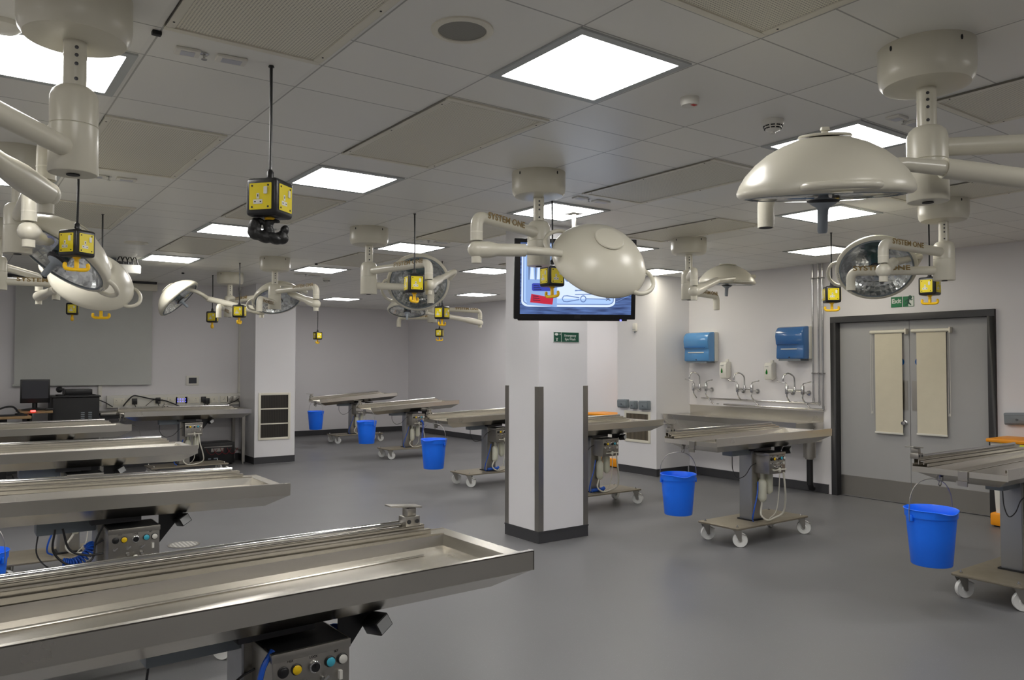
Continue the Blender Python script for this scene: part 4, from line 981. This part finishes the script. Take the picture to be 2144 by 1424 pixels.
def tap(label, px, py):
    p = onx(px, py, XR-.06); y0, z0 = p.y, 1.20
    t = thing('lever_tap', label, 'tap', (XR-.06, y0, z0), group='lever mixer taps above the trough')
    g = MB(); x = XR-.10
    g.tube(bez([(x, y0, z0), (x, y0, z0+.10), (x-.01, y0+.005, z0+.165), (x-.055, y0+.045, z0+.205), (x-.10, y0+.07, z0+.185), (x-.115, y0+.08, z0+.14)], 6), .0095, 12)
    g.lathe([(.012, 0), (.012, .03)], 12, Matrix.Translation((x-.115, y0+.08, z0+.115)))
    g.build('spout', CHROME, t, world=True)
    g = MB().tube([(x, y0-.11, z0), (x, y0+.11, z0)], .013, 12).lathe([(.018, -.02), (.018, .03), (.013, .045)], 14, Matrix.Translation((x, y0, z0)))
    for s_ in (-1, 1):
        g.lathe([(.020, -.045), (.022, -.03), (.022, .05), (.017, .06)], 14, Matrix.Translation((x, y0+s_*.11, z0)))
        g.tube([(x, y0+s_*.11, z0-.02), (XR, y0+s_*.11-.02, z0-.03)], .013).lathe([(.034, 0), (.030, .012), (.012, .014)], 20, Matrix.Translation((XR, y0+s_*.11-.02, z0-.03)) @ Matrix.Rotation(-PI/2, 4, 'Y'))
    g.build('mixer_body', CHROME, t, world=True)
    for s_ in (-1, 1):
        MB().tube([(x, y0+s_*.11, z0+.06), (x, y0+s_*.12, z0+.085), (x-.02, y0+s_*.20, z0+.10), (x-.02, y0+s_*.235, z0+.108)], [.008, .007, .006, .011], 10).build('lever', CHROME, t, world=True)
    g = MB()
    g.tube(bez([(x, y0+.11, z0-.04), (x+.01, y0+.11, z0-.09), (xp, y0+.11, zl1)], 6), .009, 10)
    g.tube(bez([(x, y0-.11, z0-.04), (x, y0-.11, z0-.10), (xp-.012, y0-.115, zl1-.005), (xp-.02, y0-.15, zl1-.04), (xp, y0-.18, zl2)], 6), .009, 10)
    g.build('feed_pipe', CHROME, t, world=True)
tap('lever tap at the left end of the trough, beside the corner', 1469, 810)
tap('middle lever tap between the two soap dispensers', 1563, 814)
tap('right lever tap beside the vertical pipes', 1668, 818)
def towel(label, px0, px1, py0, py1, dk):
    xw = XR; a, b2 = onx(px0, 720, xw-.18).y, onx(px1, 720, xw-.18).y; z1, z0 = onx(px0, py0, xw-.12).z, onx(px0, py1, xw-.12).z
    t = thing('towel_dispenser', label, 'towel dispenser', (XR, (a+b2)/2, z0), group='blue paper towel dispensers')
    MB().box(XR-.075, XR, b2, a, z0, z1).build('white_back', WHITEP, t, world=True, bevel=.012)
    hh = z1-z0; prof = [(.075, 0), (.19, .0), (.20, .05), (.195, .3), (.19, .42), (.205, .46), (.22, .7), (.21, .86), (.17, .97), (.11, 1.0), (.075, 1.0)]
    pts = [(XR-d, b2+.004, z0+f*hh) for d, f in prof]; pts2 = [(XR-d, a-.004, z0+f*hh) for d, f in prof]
    c_ = MB().loft([pts, pts2]).build('blue_cover', dk, t, world=True, bevel=.010, ang=50)
    MB().box(XR-.225, XR-.19, b2+.06, a-.02, z0+.46*hh, z0+.475*hh).build('cover_seam', BLUED, c_, world=True)
    MB().box(XR-.2045, XR-.20, b2+.085, a-.075, z0+.29*hh, z0+.32*hh).build('logo_plate', SIGNW, c_, world=True)
    MB().box(XR-.203, XR-.198, (a+b2)/2-.01, (a+b2)/2+.01, z0+.04*hh, z0+.07*hh).build('sensor', BLACK, c_, world=True)
    MB().box(XR-.185, XR-.02, b2+.05, a-.03, z0-.022, z0).build('paper_slot', SOCK, t, world=True)
BLUET2 = mat('blue_translucent_dark', (62, 112, 172), .2, spec=.6, coat=.4)
towel('blue paper towel dispenser in the corner above the left tap', 1434, 1486, 697, 757, BLUET)
towel('blue paper towel dispenser nearest the doors, beside the vertical pipes', 1626, 1684, 685, 752, BLUET2)
def soap(label, px, pz0, pz1):
    p = onx(px, 780, XR-.05); y = p.y; z1, z0 = onx(px, pz0, XR-.09).z, onx(px, pz1, XR-.09).z
    t = thing('soap_dispenser', label, 'soap dispenser', (XR, y, z0), group='white soap dispensers')
    hh = z1-z0; prof = [(0, .12), (.07, .0), (.10, .03), (.112, .3), (.108, .85), (.09, .97), (.0, 1.0)]
    c_ = MB().loft([[(XR-d, y-.055, z0+f*hh) for d, f in prof], [(XR-d, y+.055, z0+f*hh) for d, f in prof]]).build('case', WHITEP, t, world=True, bevel=.010)
    MB().box(XR-.02, XR, y-.02, y+.02, z1-.002, z1+.03).build('hanger', WHITEP, t, world=True, bevel=.004)
    k = frame_mat((XR-.1125, y+.01, z0+.42*hh), (0, -1, 0), (0, 0, 1)); n_ = 20; pts = []
    for i in range(n_):
        a = 2*PI*i/n_; s_ = math.sin(a); c2 = math.cos(a); pts.append((.0135*c2*(1-max(0, s_)**1.2*.75), .022*s_ if s_ < 0 else .045*s_))
    MB().prism(pts, .004, k).build('green_window', mat('soap_green', (12, 110, 30), .2), c_, world=True)
    MB().box(XR-.1135, XR-.10, y-.015, y+.035, z0+.76*hh, z0+.775*hh).build('print_mark', SOCK, c_, world=True)
soap('white soap dispenser with a green drop window between the left and middle taps', 1519, 757, 793)
soap('white soap dispenser with a green drop window below the right towel dispenser', 1613, 759, 796)

# grey weatherproof sockets
def wsock(label, P0, P1, z0, z1, n, wide, grp='grey weatherproof sockets'):
    P0, P1 = V(P0), V(P1); d = (P1-P0); L = d.length; d.normalize(); 
    m_ = frame_mat((P0.x, P0.y, z0), d, (0, 0, 1)); hh = z1-z0
    t = thing('weatherproof_socket', label, 'wall socket', mt=m_, group=grp)
    MB().prism(rrect(0, L, 0, hh, .012), .05).build('back_box', SOCK, t, bevel=.004)
    MB().prism(rrect(.012, L-.012, .012, hh-.012, .01), .015, Matrix.Translation((0, 0, .05))).build('hinged_cover', SOCK, t, bevel=.003)
    MB().box(.015, L-.015, hh*.78, hh*.80, .05, .067).lathe([(.012, .05), (.012, .069)], 14, Matrix.Translation((L*.5, hh*.42, 0))).build('cover_detail', mat('grey_plastic_dark', (84, 90, 96), .4), t)
X7 = 7.79
for lab, a_, b2, y0, y1 in (('grey weatherproof double socket left of three on the right pillar', 1298, 1318, 836, 853), ('small grey weatherproof switch between two double sockets', 1324, 1336, 839, 856), ('grey weatherproof double socket right of three on the right pillar', 1342.5, 1363, 839, 858)):
    A_, B_ = onx(a_, y0, X7), onx(b2, y0, X7); wsock(lab, A_, B_, onx(a_, y1, X7).z, A_.z, n=1, wide=1)
A_, B_ = onx(2107, 864, XR), onx(2165, 864, XR); wsock('wide grey weatherproof socket right of the doors at the frame edge', A_, B_, onx(2107, 889, XR).z, A_.z, 1, 1)
# air freshener on the right pillar
p = onx(1331, 686, X7); t = thing('wall_sensor', 'small white device high on the right pillar under the television corner', 'wall sensor', (X7, p.y, p.z))
MB().box(X7-.035, X7, p.y-.035, p.y+.035, p.z-.055, p.z+.06).build('body', WHITEP, t, world=True, bevel=.01)
MB().box(X7-.037, X7-.035, p.y-.03, p.y+.03, p.z-.03, p.z-.026).cyl((X7-.02, p.y, p.z-.055), (X7-.02, p.y, p.z-.075), .008).build('trim_detail', SOCK, t, world=True)
# wall vents
def vent(label, o_, xdir, W_, z0, z1, rows, dark):
    m_ = frame_mat((o_[0], o_[1], z0), xdir, (0, 0, 1)); t = thing('wall_vent', label, 'vent', mt=m_)
    hh = z1-z0; w_ = .035; g = MB(); rowsh = (hh-w_)/rows
    g.box(0, w_, 0, hh, 0, .014).box(W_-w_, W_, 0, hh, 0, .014)
    for i in range(rows+1): 
        y = i*rowsh; wd = w_ if i in (0, rows) else .018; g.box(w_, W_-w_, y+(0 if i in (0, rows) else w_/2-.009), y+(wd if i in (0, rows) else w_/2+.009), 0, .013)
    g.build('vent_frame', CREAM, t, bevel=.002)
    for i in range(rows):
        MB().box(w_, W_-w_, i*rowsh+.01, (i+1)*rowsh+w_-.01, .001, .005).build('vent_slats', LOUV if dark else LOUV2, t)
LOUV2 = perf_mat('vent_slats_light', (66, 60, 50), .026, .2, 3.4, True)
a_, b2 = ony(540.5, 870, 11.85), ony(607.5, 870, 11.85)
vent('tall cream framed vent with three dark panels on the left pillar', (a_.x, 11.85), (1, 0, 0), b2.x-a_.x, ony(575, 920.5, 11.85).z, ony(575, 822.5, 11.85).z, 3, True)
a_, b2 = onx(1308.5, 870, X7), onx(1362, 870, X7)
vent('cream framed vent low on the right pillar, crossed by a table', (X7, a_.y), (0, -1, 0), a_.y-b2.y, onx(1335, 926, X7).z, onx(1335, 861, X7).z, 2, False)

# ================================================================ clinical waste bins
def bin_(label, x0, x1, y0, y1, ztop, lime=False):
    t = thing('waste_bin', label, 'waste bin', ((x0+x1)/2, (y0+y1)/2, 0))
    MB().prism([(x0, y0), (x1, y0), (x1, y1), (x0, y1)], .035, Matrix.Translation((0, 0, ztop))).build('orange_lid', ORANGE, t, world=True, bevel=.012)
    k = .03
    MB().loft([[(x0+k, y0+k, ztop), (x1-k, y0+k, ztop), (x1-k, y1-k, ztop), (x0+k, y1-k, ztop)], [(x0+.06, y0+.06, .12), (x1-.06, y0+.06, .12), (x1-.06, y1-.06, .12), (x0+.06, y1-.06, .12)]]).build('white_body', WHITEP, t, world=True)
    MB().box(x0+.02, x1-.02, y0+.02, y1-.02, .012, .13).build('orange_base', ORANGE, t, world=True, bevel=.015)
    if lime: MB().box(x0-.004, x1-.06, y0+.02, y1-.12, ztop-.04, ztop-.006).build('lime_band', LIME, t, world=True, bevel=.008)
    g = MB()
    for x in (x0+.06, x1-.06):
        for y in (y0+.06, y1-.06): g.cyl((x, y, 0), (x, y, .014), .02)
    g.build('feet', BLACK, t, world=True)
bin_('orange lidded waste bin behind the table at the right frame edge', 7.98, 8.42, 2.75, 3.42, .79, True)
bin_('orange lidded waste bin behind the middle pillar by the lit wall', 7.95, 8.40, 8.35, 9.15, .74)

# ================================================================ SCREEN WALL
# projection screen
Ys = YS-.06
a_, b2 = ony(31, 700, Ys), ony(318, 700, Ys); zb = ony(170, 803, Ys).z; zt = ony(300, 609, Ys).z
t = thing('projection_screen', 'large pale roll-down projection screen on the far left wall', 'projection screen', ((a_.x+b2.x)/2, Ys, zt))
MB().box(a_.x, b2.x, Ys-.002, Ys+.002, zb, zt).build('screen_fabric', FABRIC, t, world=True)
MB().box(a_.x-.05, b2.x+.06, Ys-.04, YS, zt, zt+.10).build('housing', CREAM, t, world=True, bevel=.004)
MB().box(a_.x-.02, b2.x+.005, Ys-.012, Ys+.012, zb-.03, zb).build('bottom_bar', FABRIC, t, world=True, bevel=.003)
MB().box(b2.x-1.42, b2.x-1.34, Ys-.02, Ys-.012, zb-.07, zb-.02).build('pull_handle', WHITEP, t, world=True)
q = ony(324, 597, Ys)
t = thing('screen_casing', 'dark rolled casing above the projection screen', 'casing', (q.x-1, Ys, q.z))
MB().box(a_.x-.3, q.x, Ys-.06, YS-.005, zt+.102, zt+.22).build('dark_case', DARKM, t, world=True, bevel=.004)
MB().box(q.x, q.x+.02, Ys-.05, YS, zt+.102, zt+.16).build('end_cap', BLACK, t, world=True)
# projector hanging near the screen
pj_ = at(270, 566, 9.0); t = thing('projector', 'white ceiling projector with dangling black cables near the lamp dome', 'projector', pj_)
MB().box(pj_.x-.13, pj_.x+.10, pj_.y-.15, pj_.y+.15, pj_.z-.05, pj_.z+.05).build('projector_body', WHITEP, t, world=True, bevel=.015)
pq = at(237, 540, 9.0)
MB().box(pq.x-.03, pq.x+.03, pq.y-.03, pq.y+.03, pj_.z+.08, H).build('ceiling_pole', SOCK, t, world=True)
MB().box(pq.x-.06, pj_.x+.02, pj_.y-.05, pj_.y+.05, pj_.z+.05, pj_.z+.09).build('mount_plate', DARKM, t, world=True)
for k_ in range(4):
    s_ = V((pj_.x-.14+.05*k_, pj_.y-.1, pj_.z+.09)); MB().tube(bez([s_, s_+V((.03, -.02, .05)), s_+V((.06, -.03, -.05)), s_+V((.03, 0, -.13))], 6), .006, 6).build('cable', BLACK, t, world=True)
# white wall trunking with sockets
YT = YS-.06
def trunk(n, x0, x1, z0, z1, label, d=.06):
    o = MB().box(x0, x1, YS-d, YS, z0, z1).build(n, WHITEP, bevel=.004); o.location = (0, 0, 0); return tag(o, label, 'trunking')
xa, xb = ony(224, 840, YT).x, ony(507, 840, YT).x; zt, zb = ony(360, 826, YT).z, ony(360, 851, YT).z
trunk('wall_trunking', xa, xb, zb, zt, 'long white horizontal trunking with sockets above the wall bench')
xc, xd = ony(501, 700, YT).x, ony(507, 700, YT).x
trunk('wall_trunking', xc, xd, zt+.003, ony(503, 590, YT).z, 'narrow white vertical trunking in the corner by the left pillar', .04)
xc, xd = ony(208, 700, YT).x, ony(216, 700, YT).x
trunk('wall_trunking', xc, xd, .9, ony(200, 800, YT).z+.1, 'white vertical trunking coming down under the projection screen corner', .04)
zc = (zt+zb)/2
def socket_on(px, w_, label, m_=WHITEP, cat='wall socket', lit=False):
    x = ony(px, 838, YT).x; t = thing('trunking_socket', label, cat, (x, YT, zc), group='sockets in the white trunking')
    MB().prism(rrect(-w_/2, w_/2, -.05, .05, .006), .01, frame_mat((0, 0, 0), (1, 0, 0), (0, 0, 1))).build('face_plate', m_, t, bevel=.002)
    g = MB()
    if lit:
        for i in range(4):
            for j in range(2): g.box(-w_/2+.024+i*.036, -w_/2+.036+i*.036, -.0125, -.010, -.024+j*.036, -.012+j*.036)
        g.build('blue_key', BLUEI, t)
    else:
        for dx in ((-w_/4, w_/4) if w_ > .12 else (0,)):
            g.box(dx-.012, dx-.006, -.0115, -.010, -.006, .0).box(dx+.006, dx+.012, -.0115, -.010, -.006, .0).box(dx-.003, dx+.003, -.0115, -.010, .012, .022)
        g.build('socket_slots', BLACKM, t)
for px, w_, l in ((249.5, .15, 'first double socket at the left end of the trunking'), (274, .15, 'double socket with a black plug in the trunking, left part'), (334, .15, 'double socket behind the dark adaptor in the trunking'), (361, .14, 'double socket left of the blue lit keypad'), (402, .21, 'wide switch plate right of the blue lit keypad'),
                  (428, .12, 'socket with the two black plugs in the trunking'), (448, .12, 'socket with a slanted cable in the trunking'), (469, .12, 'white socket right of the slanted cable'), (482, .10, 'dull metal socket near the right end of the trunking'), (494.5, .10, 'darkest socket at the right end of the trunking')):
    socket_on(px, w_, l, STEELD if px > 480 else CREAM)
socket_on(380, .17, 'keypad with eight blue lit keys in the trunking', CREAM, 'keypad', True)
for px, py, l in ((282, 840, 'black plug adaptor at the left of the trunking'), (331, 838, 'dark plug adaptor in the middle of the trunking'), (426.5, 836, 'left black plug of the pair in the trunking'), (434, 839, 'right black plug of the pair in the trunking')):
    x = ony(px, py, YT-.03); t = thing('plug_adaptor', l, 'plug', x, group='black plugs in the trunking')
    MB().box(-.035, .035, -.01, .018, -.05, .04).build('plug_body', BLACK, t, bevel=.008)
    MB().tube(bez([(0, -.005, -.05), (.01, -.02, -.09), (-.02, -.03, -.13)], 5), .006, 6).build('plug_cable', BLACK, t)
def cable(label, pts, r=.007):
    P = bez([ony(px, py, YT-.05) for px, py in pts], 8); o = MB().tube(P, r, 6).build('cable', BLACK); tag(o, label, 'cable', 'black cables along the wall bench')
cable('black cable arching over the left half of the trunking', [(258, 851), (264, 843), (278, 829.5), (292, 830), (315, 835), (345, 839), (372, 849), (380, 853)], .009)
cable('black cable from the cabinet dropping to the bench', [(208, 838), (220, 843), (236, 852)])
cable('thin black cable looping from the middle adaptor', [(331, 841), (322, 837), (305, 850)], .004)
cable('black cable lying under the right sockets', [(500, 835), (490, 841), (465, 849), (430, 850), (380, 852)])
cable('cable at the right end of the trunking dropping to the bench', [(498, 837), (501, 842), (501, 852)], .005)
# wall control panel
a_, b2 = ony(390, 790, YS-.02), ony(416.5, 790, YS-.02); z1, z0 = ony(400, 787, YS-.02).z, ony(400, 807, YS-.02).z
t = thing('control_panel', 'small white wall panel with a dark screen right of the projection screen', 'control panel', ((a_.x+b2.x)/2, YS, z0))
MB().box(a_.x, b2.x, YS-.02, YS, z0, z1).build('panel_frame', WHITEP, t, world=True, bevel=.004)
w_ = b2.x-a_.x; MB().box(a_.x+w_*.2, b2.x-w_*.18, YS-.022, YS-.02, z0+.2*(z1-z0), z1-.2*(z1-z0)).build('panel_screen', DISP, t, world=True)

# steel bench along the screen wall
bx0, bx1, by0, by1, bz = ony(206, 865, 12.2).x, 3.80, 12.02, 12.60, .835
t = thing('wall_bench', 'long steel bench on square legs along the socket wall', 'bench', ((bx0+bx1)/2, 12.3, 0))
MB().box(bx0, bx1, by0, by1, bz-.035, bz).build('bench_top', STEELD, t, world=True, bevel=.003)
MB().box(bx0, bx1-.03, by0+.02, by0+.045, bz-.085, bz-.035).build('front_rail', BLACKM, t, world=True)
for x, y in ((bx0+.03, by0+.05), (bx1-.09, by0+.05), (bx1-.09, by1-.04), (bx0+.03, by1-.04)):
    MB().box(x-.022, x+.022, y-.022, y+.022, .03, bz-.03).cyl((x, y, 0), (x, y, .03), .014).build('bench_leg', STEELD, t, world=True)
MB().box(bx1-.1, bx1-.08, by0+.05, by1-.04, .18, .21).build('leg_brace', STEELD, t, world=True)
# grey panel under bench left
# amplifier rack on the floor
a_, b2 = ony(417, 950, 12.15), ony(490, 950, 12.15)
t = thing('equipment_rack', 'black open equipment box with red wires on the floor under the bench', 'equipment rack', ((a_.x+b2.x)/2, 12.3, 0))
MB().box(a_.x, b2.x, 12.12, 12.5, .02, .33).build('rack_case', BLACK, t, world=True, bevel=.004)
g = MB()
for x in (a_.x+.04, b2.x-.04):
    for y in (12.16, 12.46): g.cyl((x, y, 0), (x, y, .022), .015)
g.build('feet', BLACKM, t, world=True)
MB().box(a_.x+.06, b2.x-.04, 12.112, 12.12, .265, .278).box(a_.x+.16, a_.x+.34, 12.112, 12.12, .20, .25).build('metal_strip', STEELD, t, world=True)
for k_ in range(4):
    x = a_.x+.09+.1*k_; MB().tube(bez([(x, 12.11, .25), (x+.03, 12.10, .19), (x+.09, 12.10, .16), (x+.16, 12.11, .24)], 5), .004, 6).build('red_wire', mat('red_wire', (120, 20, 30), .5), t, world=True)
MB().box(a_.x+.12, a_.x+.16, 12.112, 12.12, .09, .11).box(a_.x+.20, a_.x+.26, 12.112, 12.12, .09, .11).build('front_mark', SOCK, t, world=True)
# AV cabinet
a_, b2 = ony(110, 860, 11.9), ony(208, 860, 11.9); zt = ony(160, 829, 11.9).z
t = thing('media_cabinet', 'black vented media cabinet beside the monitor desk', 'cabinet', ((a_.x+b2.x)/2, 12.1, 0))
MB().box(a_.x, b2.x, 11.9, 12.45, .04, zt-.02).build('cabinet_body', BLACKM, t, world=True, bevel=.005)
MB().box(a_.x-.015, b2.x+.015, 11.885, 12.47, zt-.02, zt).build('cabinet_top', BLACK, t, world=True, bevel=.004)
g = MB(); w_ = b2.x-a_.x
for f in (.60, .76):
    for i in range(14): g.box(a_.x+w_*f, a_.x+w_*(f+.08), 11.896, 11.9, zt-.22-.025*i-.012, zt-.22-.025*i)
g.build('vent_slots', SOCK, t, world=True)
for x in (a_.x+.05, b2.x-.05): MB().cyl((x, 11.95, 0), (x, 11.95, .04), .02).cyl((x, 12.4, 0), (x, 12.4, .04), .02).build('cabinet_feet', BLACK, t, world=True)
p = ony(163, 829, 12.1)
t = thing('media_player', 'dark flat device on top of the media cabinet', 'media player', (p.x, 12.1, zt))
MB().box(p.x-.16, p.x+.16, 11.98, 12.3, zt+.012, zt+.085).build('device_case', BLACK, t, world=True, bevel=.01)
MB().box(p.x-.17, p.x+.2, 11.98, 12.32, zt, zt+.012).build('device_tray', BLACKM, t, world=True)
p = ony(125, 829, 12.0)
t = thing('camera_unit', 'small black swivelling camera on the left of the media cabinet', 'camera', (p.x, 12.0, zt))
MB().cyl((p.x, 12.0, zt), (p.x, 12.0, zt+.02), .05).box(p.x+.03, p.x+.05, 11.98, 12.02, zt, zt+.10).build('camera_base', BLACK, t, world=True)
MB().sphere((p.x-.005, 12.0, zt+.085), .042, 16).cyl((p.x-.005, 11.965, zt+.085), (p.x-.03, 11.94, zt+.085), .02).build('camera_head', BLACK, t, world=True)
# desks
def desk(label, px0, px1, py, y0, y1):
    a_, b2 = ony(px0, py, y0), ony(px1, py, y0); z = a_.z
    t = thing('desk', label, 'desk', ((a_.x+b2.x)/2, (y0+y1)/2, 0), group='wood topped desks by the screen')
    MB().box(a_.x, b2.x, y0, y1, z-.03, z).build('desk_top', WOOD, t, world=True, bevel=.003)
    MB().box(b2.x-.32, b2.x-.24, y0+.2, y0+.28, .05, z-.03).box(b2.x-.40, b2.x-.16, y0+.05, y1-.05, 0, .05).box(a_.x+.1, a_.x+.16, y0+.2, y0+.28, 0, z-.03).build('desk_leg', BLACK, t, world=True)
    return z
dz1 = desk('pale wooden desk carrying the monitor', 40, 111, 862, 11.75, 12.35)
dz2 = desk('lower pale wooden desk at the left frame edge', -60, 66, 875.5, 11.3, 11.72)
# monitor
p = ony(74, 820, 12.0); a_, b2 = ony(43, 800, 12.0), ony(105, 800, 12.0); z1, z0 = ony(70, 794.5, 12.0).z, ony(70, 844, 12.0).z
t = thing('monitor', 'black computer monitor on the desk below the projection screen', 'monitor', (p.x, 12.0, dz1))
MB().box(a_.x, b2.x, 12.0, 12.06, z0, z1).build('monitor_case', BLACK, t, world=True, bevel=.006)
MB().box(a_.x+.02, b2.x-.02, 11.997, 12.0, z0+.06, z1-.02).build('monitor_screen', DISP, t, world=True)
MB().cyl((p.x, 12.05, dz1), (p.x, 12.05, z0+.05), .03).lathe([(.15, dz1), (.15, dz1+.012), (.05, dz1+.03)], 24, Matrix.Translation((p.x, 12.05, 0))).build('monitor_stand', BLACK, t, world=True)
p = ony(69, 861, 11.735); o = MB().box(p.x-.028, p.x+.028, 11.70, 11.745, p.z-.012, p.z+.012).build('indicator_light', REDD, bevel=.004); tag(o, 'glowing red indicator on the desk edge under the monitor', 'indicator')
p = ony(100, 857, 11.95); o = MB().box(p.x-.04, p.x+.05, 11.80, 11.88, dz1, dz1+.03).build('desk_phone', BLACK, bevel=.006); tag(o, 'small black handset lying on the desk right of the monitor', 'handset')
p = ony(16, 868, 11.5); t = thing('headphones', 'black headphones and cables lying on the lower left desk', 'headphones', (p.x, 11.5, dz2))
MB().tube(bez([(p.x-.15, 11.45, dz2+.02), (p.x-.08, 11.5, dz2+.09), (p.x+.05, 11.5, dz2+.11), (p.x+.12, 11.45, dz2+.03)], 6), .012, 8).build('headband', BLACK, t, world=True)
for dx in (-.15, .12): MB().lathe([(.05, 0), (.05, .03), (.03, .035)], 20, Matrix.Translation((p.x+dx, 11.45, dz2))).build('ear_cup', BLACK, t, world=True)
MB().box(p.x-.3, p.x+.2, 11.38, 11.6, dz2, dz2+.014).build('mat_pad', BLACKM, t, world=True)

# ================================================================ WORLD, RENDER SETTINGS
wd = bpy.data.worlds.new('world'); bpy.context.scene.world = wd; wd.use_nodes = True
wd.node_tree.nodes['Background'].inputs[0].default_value = (.5, .5, .52, 1); wd.node_tree.nodes['Background'].inputs[1].default_value = .03
sc = bpy.context.scene
sc.view_settings.view_transform = 'Standard'; sc.view_settings.look = 'None'; sc.view_settings.gamma = 1; sc.view_settings.exposure = 0.0
sc.view_settings.use_curve_mapping = False
sc.cycles.max_bounces = 12; sc.cycles.diffuse_bounces = 6; sc.cycles.glossy_bounces = 8; sc.cycles.transparent_max_bounces = 12; sc.cycles.sample_clamp_indirect = 4
sc.cycles.use_denoising = True
